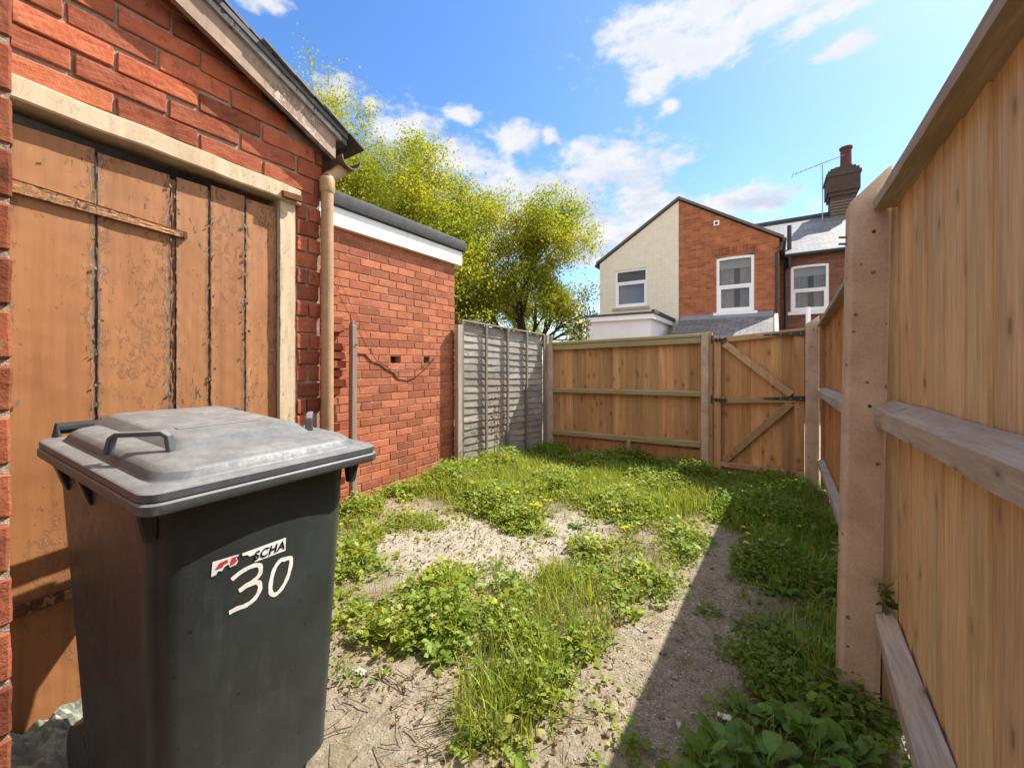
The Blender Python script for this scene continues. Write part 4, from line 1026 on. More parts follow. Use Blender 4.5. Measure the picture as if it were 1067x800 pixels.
flat(m,[(.484,.7535),(.498,.7535),(.495,.758),(.499,.763),(.492,.767),(.486,.764)],.0012)
me=None

# crumpled sheet and dead leaves at the door's foot
cs=MB()
def crump(u,v):
    x=-2.02+u*.28; y=.02+v*.42
    return Vector((x,y,.03+.06*(1-u)+.04*mnoise.noise((u*5,v*7,3.3))+.03*mnoise.noise((u*13,v*15,1.1))))
cs.grid(crump,26,36); o=cs.build('plastic_sheet',m_plain('grubby_sheet',(.24,.25,.19),.35,.35,18,.2,.5),smooth=False,clean=False)
sm=o.modifiers.new('thick','SOLIDIFY'); sm.thickness=.003
tag(o,'crumpled pale plastic sheet lying on the doorstep between brick wall and bin','plastic sheet')

# ------------------------------------------------------------------ houses beyond
def m_housebrick(name,c1,c2,mort,var=.7):
    t=NT(name); tc=t.n.new('ShaderNodeTexCoord'); mp=t.n.new('ShaderNodeMapping'); mp.inputs['Rotation'].default_value=(R(90),0,0); t.link(tc.outputs['Object'],mp.inputs[0])
    # walls facing Y use x,z ; walls facing X use y,z
    sx=t.n.new('ShaderNodeSeparateXYZ'); t.link(tc.outputs['Object'],sx.inputs[0]); cmb=t.n.new('ShaderNodeCombineXYZ'); t.link(t.math('ADD',sx.outputs[0],sx.outputs[1]),cmb.inputs[0]); t.link(sx.outputs[2],cmb.inputs[1])
    b=t.n.new('ShaderNodeTexBrick'); t.link(cmb.outputs[0],b.inputs['Vector']); b.inputs['Scale'].default_value=1; b.inputs['Brick Width'].default_value=.225; b.inputs['Row Height'].default_value=.075; b.inputs['Mortar Size'].default_value=.006; b.inputs['Mortar Smooth'].default_value=.3; b.inputs['Bias'].default_value=0
    b.inputs['Color1'].default_value=(*c1,1); b.inputs['Color2'].default_value=(*c2,1); b.inputs['Mortar'].default_value=(*mort,1)
    n=t.noise(tc.outputs['Object'],5,5,.65); n2=t.noise(tc.outputs['Object'],60,3)
    c=t.mix(var,b.outputs['Color'],t.ramp(n,[(.3,.62),(.7,1.2)]),'MULTIPLY'); c=t.mix(var*.7,c,t.ramp(n2,[(.3,.75),(.7,1.2)]),'MULTIPLY')
    c=t.mix(1,c,t.attr().outputs['Color'],'MULTIPLY')
    return t.done(c,.9,t.bump(b.outputs['Fac'],-.5,.008),.2)
M['house_brick']=m_housebrick('house_brick',(.46,.155,.065),(.30,.095,.045),(.34,.20,.12))
M['cream_brick']=m_housebrick('painted_cream_brick',(.80,.72,.58),(.77,.69,.555),(.70,.62,.50),.22)
M['dark_brick']=m_housebrick('dark_house_brick',(.24,.105,.065),(.15,.07,.05),(.19,.13,.1))
M['render']=m_plain('white_render',(.74,.72,.76),.8,.06,4,.05)
M['glass']=m_plain('window_glass',(.13,.17,.27),.06,.08,2,0,.9)
M['glass_lower']=m_plain('window_glass_frosted',(.36,.36,.36),.18,.08,2,0,.6)
M['glass_blue']=m_plain('window_glass_blind',(.28,.32,.47),.14,.06,2,0,.6)
M['tile_edge']=m_plain('verge_tile',(.17,.15,.125),.85,.35,20,.3)
def m_slates():
    t=NT('slated_roof'); tc=t.n.new('ShaderNodeTexCoord'); sx=t.n.new('ShaderNodeSeparateXYZ'); t.link(tc.outputs['Object'],sx.inputs[0]); cmb=t.n.new('ShaderNodeCombineXYZ'); t.link(sx.outputs[0],cmb.inputs[0]); t.link(t.math('MULTIPLY',sx.outputs[1],1.13),cmb.inputs[1])
    b=t.n.new('ShaderNodeTexBrick'); t.link(cmb.outputs[0],b.inputs['Vector']); b.inputs['Brick Width'].default_value=.26; b.inputs['Row Height'].default_value=.2; b.inputs['Mortar Size'].default_value=.008; b.inputs['Scale'].default_value=1
    b.inputs['Color1'].default_value=(.19,.18,.18,1); b.inputs['Color2'].default_value=(.12,.12,.13,1); b.inputs['Mortar'].default_value=(.05,.05,.05,1)
    n=t.noise(tc.outputs['Object'],6,5,.7); c=t.mix(.7,b.outputs['Color'],t.ramp(n,[(.3,.65),(.7,1.3)]),'MULTIPLY')
    c=t.mix(t.ramp(t.noise(tc.outputs['Object'],14,5,.7),[(.58,0),(.7,.5)]),c,(.28,.27,.22))
    return t.done(c,.62,t.bump(b.outputs['Fac'],-.6,.01),.35)
M['slates']=m_slates()
def m_glazing():
    t=NT('window_glazing'); t.b.inputs['Base Color'].default_value=(.02,.025,.03,1); t.b.inputs['Roughness'].default_value=.03; t.b.inputs['Specular IOR Level'].default_value=1.0
    tr=t.n.new('ShaderNodeBsdfTransparent'); mx=t.n.new('ShaderNodeMixShader'); mx.inputs[0].default_value=.34
    t.link(tr.outputs[0],mx.inputs[1]); t.link(t.b.outputs[0],mx.inputs[2]); t.link(mx.outputs[0],t.out.inputs[0]); return t.m
M['glazing']=m_glazing(); M['curtain']=m_plain('curtain_cloth',(.78,.74,.72),.9,.2,8,.1); M['blind']=m_plain('window_blind',(.62,.68,.88),.9,.1,6,.05); M['room']=m_plain('dim_room',(.48,.44,.43),.9,.3,3,0)
YH=11.7
def window(parent, x0,x1,z0,z1, y, split=.52, sill=True, arch=0.0, upper=None, lower=None, fw=.07, inner=True, topbar=None):
    f=MB(); yo=y-.035
    # outer frame (top may be a shallow arch)
    n=8 if arch else 1
    def top(x): 
        u=(x-x0)/(x1-x0); return z1+arch*(1-(2*u-1)**2)-arch
    f.box((x0,yo,z0),(x0+fw,y+.06,z1-arch)); f.box((x1-fw,yo,z0),(x1,y+.06,z1-arch)); f.box((x0+fw,yo,z0),(x1-fw,y+.06,z0+fw))
    for i in range(n):
        a=x0+fw+(x1-x0-2*fw)*i/n; b=x0+fw+(x1-x0-2*fw)*(i+1)/n
        f.hexa([(a,yo,top(a)-fw),(b,yo,top(b)-fw),(b,y+.06,top(b)-fw),(a,y+.06,top(a)-fw),(a,yo,top(a)),(b,yo,top(b)),(b,y+.06,top(b)),(a,y+.06,top(a))])
    zs=z0+(z1-z0)*split; f.box((x0+fw,yo-.004,zs-.03),(x1-fw,y+.05,zs+.03))
    if topbar: f.box((x0+fw,yo-.004,topbar-.02),(x1-fw,y+.05,topbar+.02))
    fo=f.build('window',M['white_upvc'],parent,bevel=.006)
    p=MB(); p.box((x0+fw-.01,y+.012,zs+.03),(x1-fw+.01,y+.02,z1-arch-fw+.05)); p.build('pane',M['glazing'],fo)
    p=MB(); p.box((x0+fw-.01,y+.012,z0+fw-.01),(x1-fw+.01,y+.02,zs-.03)); p.build('pane',M['glazing'],fo)
    p=MB(); W=x1-x0
    if lower is M['glass_blue']: p.box((x0+fw*.5,y+.06,z0+fw*.5),(x1-fw*.5,y+.065,zs+.02)); p.build('blind',M['blind'],fo)
    else:
        for (a,b) in ((x0+fw*.5,x0+W*.47),(x0+W*.62,x1-fw*.5)):
            p.grid(lambda u,v:Vector((a+(b-a)*u,y+.085+.018*math.sin(u*21+a*5)+.008*math.sin(u*47),z0+.02+v*(z1-z0-.04))),40,1)
        p.build('curtain',M['curtain'],fo,smooth=True,clean=False)
        p=MB(); p.box((x0+fw,y+.055,z1-arch-.28),(x1-fw,y+.06,z1-arch*.5)); p.build('roller_blind',M['white_upvc'],fo)
    p=MB(); p.box((x0-.2,y+.45,z0-.2),(x1+.2,y+.5,z1+.2)); p.box((x0-.2,y+.2,z0-.2),(x0-.17,y+.45,z1+.2)); p.box((x1+.17,y+.2,z0-.2),(x1+.2,y+.45,z1+.2)); p.box((x0-.17,y+.2,z1+.17),(x1+.17,y+.45,z1+.2)); p.box((x0-.17,y+.2,z0-.2),(x1+.17,y+.45,z0-.17)); p.build('room_lining',M['room'],fo)
    if inner:     # sash of the lower light stands proud
        s=MB(); a0,a1,b0,b1=x0+fw-.006,x1-fw+.006,z0+fw-.006,zs-.026; w=.045
        s.box((a0,yo+.006,b0),(a0+w,y+.03,b1)); s.box((a1-w,yo+.006,b0),(a1,y+.03,b1)); s.box((a0+w,yo+.006,b0),(a1-w,y+.03,b0+w)); s.box((a0+w,yo+.006,b1-w),(a1-w,y+.03,b1)); s.build('sash',M['white_upvc'],fo,bevel=.004)
    if sill:
        s=MB(); s.box((x0-.07,y-.10,z0-.09),(x1+.07,y+.02,z0-.004)); s.build('sill',M['white_upvc'] if sill is True else sill,fo,bevel=.006)
    return fo
def wall_with_hole(m, outline_top, x0,x1,zb, hole, y, th, col=(1,1,1,0)):
    """wall facing -Y with a sloped top, built as pieces round one opening"""
    hx0,hx1,hz0,hz1=hole
    def piece(a,b,z_lo,z_hi_fn):
        m.hexa([(a,y,z_lo),(b,y,z_lo),(b,y+th,z_lo),(a,y+th,z_lo),(a,y,z_hi_fn(a)),(b,y,z_hi_fn(b)),(b,y+th,z_hi_fn(b)),(a,y+th,z_hi_fn(a))],col)
    piece(x0,hx0,zb,outline_top); piece(hx1,x1,zb,outline_top)
    piece(hx0,hx1,zb,lambda x:hz0); piece(hx0,hx1,hz1,outline_top)
XL,XM,XR=-4.40,-2.15,.135
ze,za=4.30,5.72
topL=lambda x:ze+(za-ze)*(x-XL)/(XM-XL); topR=lambda x:za-(za-ze)*(x-XM)/(XR-XM)
# cream half
ch=thing('cream_house','cream painted brick house half with sloping gable and small white window','house',((XL+XM)/2,YH+2,0))
m=MB(); wall_with_hole(m,topL,XL,XM-.004,0,(-3.93,-2.99,2.93,4.02),YH,.22); m.box((XL,YH+.221,0),(XL+.2,YH+6,ze)); m.build('wall',M['cream_brick'],ch)
w=window(ch,-3.93,-2.99,2.93,4.02,YH+.06,split=.66,arch=.0,upper=M['glass'],lower=M['glass_blue'],sill=M['concrete'],fw=.06)
m=MB(); m.hexa([(XL-.10,YH-.06,ze-.02),(XM,YH-.06,za+.035),(XM,YH+6,za+.035),(XL-.10,YH+6,ze-.02),(XL-.10,YH-.06,ze+.05),(XM,YH-.06,za+.105),(XM,YH+6,za+.105),(XL-.10,YH+6,ze+.05)]); m.build('roof',M['tile_edge'],ch)
m=MB(); m.tube([(XL-.1,YH-.05,ze-.06),(XL-.1,YH+6,ze-.06)],.05,8); m.build('gutter',M['black_plastic'],ch)
# brick half
bh_=thing('brick_house','orange-red brick house half joined to the cream one, white arched sash window','house',((XM+XR)/2,YH+2,0))
m=MB(); wall_with_hole(m,topR,XM+.004,XR,0,(-1.235,-.385,2.60,4.02),YH,.22); m.box((XR-.2,YH+.221,0),(XR,YH+6,ze)); m.build('wall',M['house_brick'],bh_)
window(bh_,-1.235,-.385,2.60,4.02,YH+.05,split=.47,arch=.018,upper=M['glass_lower'],lower=M['glass_lower'])
ar=MB()   # soldier course over the window
for k in range(13):
    a=-1.31+k*.077; u=(a+.035+.81)/.5; z=4.03+.05*(1-(u*.9)**2)
    ar.hexa([(a,YH-.012,z),(a+.068,YH-.012,z),(a+.068,YH+.05,z),(a,YH+.05,z),(a-.004*(6-k)*.6,YH-.012,z+.215),(a+.068-.004*(6-k)*.6,YH-.012,z+.215),(a+.068,YH+.05,z+.215),(a,YH+.05,z+.215)],rc(.7,1.0))
ar.build('window_arch',M['house_brick'],bh_,bevel=.004)
m=MB(); m.hexa([(XM,YH-.06,za+.035),(XR+.10,YH-.06,ze-.02),(XR+.10,YH+6,ze-.02),(XM,YH+6,za+.035),(XM,YH-.06,za+.105),(XR+.10,YH-.06,ze+.05),(XR+.10,YH+6,ze+.05),(XM,YH+6,za+.105)]); m.build('roof',M['tile_edge'],bh_)
m=MB(); m.box((-1.30,YH-.03,4.86),(-1.16,YH-.002,5.0)); vt=m.build('vent',M['white_upvc'],bh_,bevel=.01)
m=MB(); m.box((-1.26,YH-.045,4.895),(-1.20,YH-.031,4.955)); m.build('vent_hole',M['iron'],vt)
m=MB(); m.tube([(XR+.10,YH-.05,ze-.05),(XR+.10,YH+1.9,ze-.05)],.05,8); m.build('gutter',M['black_plastic'],bh_)
m=MB(); m.tube([(XR+.05,YH-.02,ze-.1),(XR+.02,YH-.05,ze-.3),(XR-.05,YH-.06,ze-.34),(XR-.055,YH-.06,0)],.032,8); m.build('downpipe',M['black_plastic'],bh_)
m=MB()     # slated lean-to below the window
m.hexa([(XM+.05,YH-2.2,1.62),(XR-.1,YH-2.2,1.62),(XR-.1,YH,2.42),(XM+.05,YH,2.42),(XM+.05,YH-2.2,1.68),(XR-.1,YH-2.2,1.68),(XR-.1,YH,2.48),(XM+.05,YH,2.48)]); m.build('lean_to_roof',M['slates'],bh_)
m=MB(); m.box((XM+.1,YH-2.1,0),(XR-.15,YH-2.0,1.60)); m.prism([(XR-.15,YH-2.0,0),(XR-.15,YH,0),(XR-.15,YH,2.40),(XR-.15,YH-2.0,1.66)],(-.1,0,0)); m.build('lean_to_wall',M['house_brick'],bh_)
m=MB(); m.hexa([(XM+.05,YH-.16,2.425),(XR-.12,YH-.16,2.425),(XR-.12,YH-.003,2.486),(XM+.05,YH-.003,2.486),(XM+.05,YH-.16,2.437),(XR-.12,YH-.16,2.437),(XR-.12,YH-.003,2.57),(XM+.05,YH-.003,2.57)]); m.build('lead_flashing',m_plain('lead',(.24,.25,.28),.5,.2,20,.1),bh_)
m=MB(); m.hexa([(XR-.099,YH-2.2,1.60),(XR-.03,YH-2.2,1.60),(XR-.03,YH,2.40),(XR-.099,YH,2.40),(XR-.099,YH-2.2,1.72),(XR-.03,YH-2.2,1.72),(XR-.03,YH,2.52),(XR-.099,YH,2.52)]); m.build('verge_board',M['white_upvc'],bh_)
# flat-roofed white extension
ex=thing('rendered_extension','low white rendered extension with flat black-edged roof below the cream house','extension',(-3.1,10.5,0))
m=MB(); m.box((-3.90,9.5,0),(-2.36,11.69,2.30)); m.build('wall',M['render'],ex)
m=MB(); m.box((-4.02,9.40,2.301),(-2.27,11.68,2.42)); m.build('fascia',M['white_upvc'],ex,bevel=.005)
m=MB(); m.box((-4.08,9.36,2.421),(-2.23,11.685,2.46)); m.box((-2.30,9.36,2.4605),(-2.23,11.685,2.50)); m.build('roof',M['felt'],ex)
# main terrace behind with the tall chimney
YM=13.7
mt=thing('terrace_house','dark brick terrace house with slate roof and tall chimney, behind at the right','house',(2,16,0))
m=MB(); wall_with_hole(m,lambda x:4.30,XR+.003,6.5,0,(.42,1.27,2.72,4.0),YM,.22); m.build('wall',M['dark_brick'],mt)
window(mt,.42,1.27,2.72,4.0,YM+.05,split=.47,arch=.018,upper=M['glass'],lower=M['glass_lower'])
m=MB(); zr=6.42; yr=17.7
m.hexa([(-2.4,YM-.12,4.26),(6.6,YM-.12,4.26),(6.6,yr,zr-.06),(-2.4,yr,zr-.06),(-2.4,YM-.12,4.32),(6.6,YM-.12,4.32),(6.6,yr,zr),(-2.4,yr,zr)])
m.hexa([(-2.4,yr,zr-.06),(6.6,yr,zr-.06),(6.6,yr+4,4.3),(-2.4,yr+4,4.3),(-2.4,yr,zr),(6.6,yr,zr),(6.6,yr+4,4.36),(-2.4,yr+4,4.36)])
roof=m.build('roof',M['slates'],mt)
m=MB(); m.tube([(-2.4,yr,zr+.02),(6.6,yr,zr+.02)],.11,8); m.build('ridge_tiles',M['felt'],roof)
m=MB(); m.tube([(XR,YM-.17,4.27),(6.5,YM-.17,4.27)],.055,8); m.build('gutter',M['black_plastic'],mt)
m=MB(); m.tube([(.30,YM-.12,.0),(.30,YM-.12,4.25)],.04,8); m.tube([(.38,YM-.2,3.9),(.38,YM-.2,4.2),(.40,YM+.35,4.5),(.40,YM+.38,5.25)],.055,8); m.build('soil_pipe',M['black_plastic'],mt)
cx0,cx1=1.52,2.40
chm=MB()
chm.box((cx0+.12,yr-.45,4.9),(cx1-.1,yr+.35,7.0),(1,1,1,.1))
for i,(e,z0,z1) in enumerate(((0,7.0,7.12),(.05,7.12,7.24),(.10,7.24,7.75),(.13,7.75,7.86),(.08,7.86,7.97),(.0,7.97,8.06),(-.12,8.06,8.13))):
    chm.box((cx0+.12-e,yr-.45-e,z0+.001),(cx1-.1+e,yr+.35+e,z1),rc(.8,1.05))
chm.v=[(a,b,c-.22 if c>6.5 else c) for a,b,c in chm.v]
cs_=chm.build('chimney',M['dark_chim'] if 'dark_chim' in M else M['soot_brick'],roof)
m=MB(); m.tube([(2.08,yr-.1,7.91),(2.08,yr-.1,7.98),(2.08,yr-.1,8.03),(2.08,yr-.1,8.50),(2.08,yr-.1,8.53),(2.08,yr-.1,8.60)],[.19,.18,.155,.15,.18,.18],14); m.build('chimney_pot',M['clay'],cs_,smooth=True)
# cornice courses on the stack as thin proud lines
m=MB()
for k in range(20):
    z=5.9+k*.1
    if z<6.75: m.box((cx0+.113,yr-.457,z),(cx1-.093,yr+.357,z+.016),(.45,.42,.4,0))
m.build('chimney_joint',M['mortar_old'],cs_)
ae=thing('tv_aerial','thin television aerial on a mast beside the tall chimney','aerial',(1.55,17.3,5.9))
m=MB(); m.tube([(1.42,17.25,6.0),(1.42,17.25,8.05)],.016,6); m.build('mast',M['galv'],ae)
m=MB(); a=Vector((.62,17.25,7.92)); b=Vector((2.0,17.25,8.22)); m.tube([a,b],.012,6); bo_=m.build('boom',M['galv'],ae)
for k in range(7):
    p=a.lerp(b,.05+k*.1); m=MB(); m.tube([p-Vector((0,.14,0)),p+Vector((0,.14,0))],.006,5); m.build('element',M['galv'],bo_)
m=MB(); m.tube([a+Vector((0,0,.1)),a+Vector((-.06,0,-.12))],.012,5); m.build('reflector',M['galv'],bo_)
fl=MB(); fl.tube([(.50,8.4,1.2),(.50,8.4,2.22)],.035,10); o=fl.build('flue_pipe',M['white_upvc'],smooth=True); tag(o,'short white pipe rising just behind the gate post','pipe')

# ------------------------------------------------------------------ trees
def leafquads(P, size, up_bias=.35, rs=None, aspect=.55):
    """kite-shaped leaves at points P (N,3)"""
    rs=rs or rng; n=len(P)
    d=rs.normal(size=(n,3)); d/=np.linalg.norm(d,axis=1,keepdims=True)+1e-9
    nn=rs.normal(size=(n,3)); nn[:,2]=np.abs(nn[:,2])+up_bias*2; 
    s=np.cross(d,nn); s/=np.linalg.norm(s,axis=1,keepdims=True)+1e-9
    L=(np.asarray(size)*rs.uniform(.6,1.3,n))[:,None]; W=L*aspect*.5
    base=P; tip=P+d*L; mid=P+d*L*.45
    lf=mid+s*W; rt=mid-s*W
    V=np.stack([base,lf,tip,rt],1).reshape(-1,3); F=np.arange(4*n).reshape(n,4)
    return V,F
def tree(name,label,base,height,radius,seed,nleaf,lean=(0,0),first=.22,leaf=.082,crown_w=1.0,palette=((.235,.295,.026),(.31,.35,.03),(.385,.385,.037))):
    rs=np.random.default_rng(seed); rd=random.Random(seed)
    root=thing(name,label,'tree',base)
    mb=MB(); tips=[]
    def grow(p,d,L,r,depth):
        n=4; pts=[p]; rads=[r]; q=p.copy(); dd=d.copy()
        for i in range(n):
            dd=(dd+Vector((rd.gauss(0,.13),rd.gauss(0,.13),rd.gauss(.03,.08)))).normalized()
            q=q+dd*(L/n); pts.append(q.copy()); rads.append(r*(1-.5*(i+1)/n))
            if depth>=3: tips.append((q.copy(),dd.copy(),depth))
        mb.tube(pts,rads,max(4,9-depth*2) if depth<3 else 3,rc(.8,1.1),cap=False)
        if depth>=5: return
        k=(12 if depth==0 else rd.choice((3,4,4)) if depth<4 else 3)
        for j in range(k):
            f=rd.uniform(.35,1.0) if depth else rd.uniform(first,1.0)
            x=f*n; i=min(int(x),n-1); pp=pts[i].lerp(pts[i+1],x-i)
            ax=rd.uniform(0,6.283); sp=rd.uniform(.45,.95) if depth else rd.uniform(.6,1.05)
            o1=dd.orthogonal().normalized(); o2=dd.cross(o1)
            nd=(dd*math.cos(sp)+(o1*math.cos(ax)+o2*math.sin(ax))*math.sin(sp)*crown_w).normalized()
            grow(pp,nd,L*rd.uniform(.55,.78),rads[i]*rd.uniform(.5,.68),depth+1)
    grow(Vector(base),Vector((lean[0],lean[1],1)).normalized(),height*.40,height*.026,0)
    T=np.array([list(t[0]) for t in tips]); n=len(T)
    # bring the grown skeleton to the tree's real height and spread
    b0=np.array(base); q=T-b0; kz=height/np.percentile(q[:,2],99.5); kr=radius/np.percentile(np.hypot(q[:,0],q[:,1]),93)
    T=b0+q*np.array([kr,kr,kz]); mb.v=[(b0[0]+(v[0]-b0[0])*(kr if v[2]>.5 else 1),b0[1]+(v[1]-b0[1])*(kr if v[2]>.5 else 1),b0[2]+(v[2]-b0[2])*kz) for v in mb.v]
    mb.build('trunk',M['bark'],root,smooth=True,angle=0,clean=False)
    # scale the height of the crown check only by construction; leaves cluster on twigs
    idx=rs.integers(0,n,nleaf); dens=np.array([mnoise.noise((t[0]*.9,t[1]*.9,t[2]*.9)) for t in T]); keep=rs.uniform(0,1,nleaf)<np.clip(.75+.9*dens[idx],.15,1); idx=idx[keep]
    P=T[idx]+rs.normal(0,.17,(len(idx),3))*np.array([1,1,.8])
    V,F=leafquads(P,leaf,.3,rs,.6)
    pal=np.array(palette); w=rs.uniform(0,1,(len(idx),1)); tone=np.array([mnoise.noise((t[0]*.7+9,t[1]*.7,t[2]*.7)) for t in T])[idx][:,None]
    k=np.clip(.55+tone*.9+.2*(w-.5),0,1)
    c=pal[0]*(1-k)+pal[2]*k; c=c*rs.uniform(.88,1.12,(len(idx),1))
    mesh_np('crown',V,F,np.concatenate([c,rs.uniform(0,1,(len(idx),1))],1),M['tree_leaf'],root)
    return root
tree('broadleaf_tree','rightmost yellow-green tree, its rounded crown next to the cream house',(-7.0,12.2,0),7.0,3.2,11,130000,first=.35)
tree('broadleaf_tree','second yellow-green tree from the right, above the far end of the annex roof',(-9.4,9.7,0),8.0,3.0,23,130000,first=.4)
tree('broadleaf_tree','tallest yellow-green tree, partly hidden by the outhouse roof',(-11.9,7.4,0),10.2,3.4,5,130000,first=.4)
tree('broadleaf_tree','second yellow-green tree from the left, just right of the outhouse downpipe',(-11.0,8.4,0),9.1,2.6,37,120000,first=.4)
pl=MB(); pl.tube([(-5.9,7.6,0),(-5.9,7.6,2.35)],.03,8); 
o=pl.build('pole',M['larch_post']); tag(o,'slim dark pole standing behind the grey overlap fence','pole')

# climber over a post by the extension
cl=thing('climbing_shrub','small dark climber with white blossom beside the white extension','shrub',(-3.55,8.2,0))
m=MB(); m.tube([(-3.55,8.2,0),(-3.55,8.22,1.0),(-3.52,8.2,2.15)],[.05,.045,.03],7); m.build('stem',M['bark'],cl)
P=np.concatenate([rng.normal(0,1,(900,3))*np.array([.13,.13,.35])+np.array([-3.55,8.2,1.75]),rng.normal(0,1,(200,3))*np.array([.14,.14,.08])+np.array([-3.62,8.2,2.22])])
V,Fc=leafquads(P,.07,.3); cc=np.where(rng.uniform(0,1,(len(P),1))<.22,np.array([[.7,.68,.55]]),np.array([[.05,.075,.03]])); mesh_np('foliage',V,Fc,np.concatenate([cc,np.ones((len(P),1))],1),M['leaf'],cl)

# ------------------------------------------------------------------ weeds
GZ=lambda xs,ys:np.array([gz(x,y) for x,y in zip(xs,ys)])
def sample(n, fn, x0=-3.12,x1=.42,y0=.55,y1=5.32):
    xs=[];ys=[];ds=[]; got=0
    while got<n:
        x=rng.uniform(x0,x1,4000); y=rng.uniform(y0,y1,4000); px,py=to_px(x,y)
        # keep the far corner lighter: fewer plants where they are only pixels big
        zc=-SY_*x+CY*y
        d=fn(x,y); ok=(rng.uniform(0,1,4000)<d)&~((x<-.98)&(y<.95)&(x>-1.85))&~((x<-1.80)&(y<1.25))
        ok&=~((x-(-3.15+(y-3.72)*.158)<.06)&(y>3.6))
        xs.append(x[ok]); ys.append(y[ok]); ds.append(d[ok]); got+=ok.sum()
    return np.concatenate(xs)[:n],np.concatenate(ys)[:n],np.concatenate(ds)[:n]
def shade(x,y):  # area of the fences' shadow; its shade is painted into the weed colours
    """1 inside the cast shadow of the right and back fences"""
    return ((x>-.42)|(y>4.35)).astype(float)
def patch(x,y,s,o): return np.array([mnoise.noise((a*s+o,b*s,o)) for a,b in zip(x,y)])
GREENS=np.array([(.225,.335,.045),(.295,.395,.05),(.37,.435,.06),(.43,.43,.10),(.165,.28,.045)])
def green(n,x,y,dry=.06):
    i=rng.integers(0,len(GREENS),n); c=GREENS[i]*rng.uniform(.7,1.25,(n,1))
    s=shade(x,y)[:,None]; c=c*(1-s)+c*np.array([[.80,1.02,.95]])*s  # fence shade put into the leaf colour
    d=rng.uniform(0,1,n)<dry; c[d]=np.array([.34,.27,.11])*rng.uniform(.6,1.2,(d.sum(),1))
    return np.concatenate([c,rng.uniform(0,1,(n,1))],1)
# leafy weeds: many small plants, leaves set on a dome round each
def leafy():
    n=7600; x,y,d=sample(n,lambda a,b:np.clip(weed_density(a,b)*(.55+.5*np.sin(a*5+b*3)*np.cos(b*4-a*2)),.02,1))
    Vs=[];Fs=[];Cs=[];b=0
    SV=[];SF=[];SC=[];sb=0
    pn=patch(x,y,1.6,3.0)
    for i in range(n):
        dd=min(1.2,d[i]); h=(.03+.165*dd*rng.uniform(.2,1.2))*(1+.5*pn[i]); r=.03+.055*dd*rng.uniform(.5,1.2)
        k=int(10+30*dd)
        a=rng.uniform(0,6.283,k); q=np.sqrt(rng.uniform(0,1,k))*r; zz=h*rng.uniform(.12,1,k)*(1-.5*(q/r)**2)
        P=np.stack([x[i]+q*np.cos(a),y[i]+q*np.sin(a),gz(x[i],y[i])+zz],1)
        size=rng.choice([.009,.012,.015,.019,.024,.032])*(1+.25*dd)
        out=np.stack([np.cos(a),np.sin(a),rng.uniform(-.2,.55,k)],1)+rng.normal(0,.35,(k,3)); out/=np.linalg.norm(out,axis=1,keepdims=True)
        up=np.stack([rng.normal(0,.45,k),rng.normal(0,.45,k),np.ones(k)],1); s=np.cross(out,up); s/=np.linalg.norm(s,axis=1,keepdims=True)
        L=(size*rng.uniform(.65,1.3,k))[:,None]; asp=rng.choice([.45,.7,.9]); W=L*asp*.5; nr=np.cross(s,out)
        m1=P+out*L*.35; m2=P+out*L*.7
        V=np.stack([P,m1+s*W-nr*L*.04,m2+s*W*.75+nr*L*.02,P+out*L-nr*L*.12,m2-s*W*.75+nr*L*.02,m1-s*W-nr*L*.04],1).reshape(-1,3)
        Fq=(np.arange(k)*6)[:,None]+np.array([[0,1,2,3,4,5]])
        Vs.append(V);Fs.append(Fq+b); b+=6*k
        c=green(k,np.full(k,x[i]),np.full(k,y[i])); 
        g=GREENS[rng.integers(0,5)]; c[:,:3]=.45*c[:,:3]+.55*g*(1-.3*shade(x[i:i+1],y[i:i+1])[0])*rng.uniform(.8,1.2)  # base green darkened where the fence shadow falls
        Cs.append(c)
    o=mesh_np('weed_cover',np.concatenate(Vs),np.concatenate(Fs),np.concatenate(Cs),M['leaf']); tag(o,'low leafy green weeds spreading over the yard','weeds',kind='stuff')
leafy()
def blades(name,label,n,fn,lmin,lmax,w,clump=7,rad=.025,lean=.9,dry=.1,box=None):
    m=n//clump; x,y,d=sample(m,fn) if box is None else sample(m,fn,*box)
    x=np.repeat(x,clump)+rng.normal(0,rad,m*clump); y=np.repeat(y,clump)+rng.normal(0,rad,m*clump); d=np.repeat(d,clump); N=m*clump
    z=GZ(x,y)-.004; a=rng.uniform(0,6.283,N); L=rng.uniform(lmin,lmax,N)*(.45+.55*np.clip(d,0,1.2)); W=w*rng.uniform(.7,1.4,N)
    ln=rng.uniform(.1,lean,N); dx,dy=np.cos(a),np.sin(a); sx,sy=-dy,dx
    V=[]
    for k,(t,ww) in enumerate(((0,.8),(.35,1.0),(.7,.7),(1.0,.06))):
        hz=L*(t-ln*.38*t*t); ho=L*ln*.75*t**1.8
        cx=x+dx*ho; cy=y+dy*ho; cz=z+hz
        for sg in (-1,1): V.append(np.stack([cx+sg*sx*W*ww*.5,cy+sg*sy*W*ww*.5,cz],1))
    V=np.stack(V,1).reshape(-1,3); base=(np.arange(N)*8)[:,None]
    F=np.concatenate([base+np.array([[2*k,2*k+1,2*k+3,2*k+2]]) for k in range(3)]); c=green(N,x,y,dry); C=np.concatenate([c,c,c])
    o=mesh_np(name,V,F,C,M['grass']); tag(o,label,'grass',kind='stuff'); return o
GRASSY=[(520,500,90,30),(690,525,80,24),(640,510,60,24),(540,720,70,80),(590,640,60,40),(505,760,40,40),(830,560,50,70),(800,540,60,40),(560,600,60,20),(440,560,30,20),(860,690,30,60),(460,505,40,20),(620,690,30,30),(480,640,40,40)]
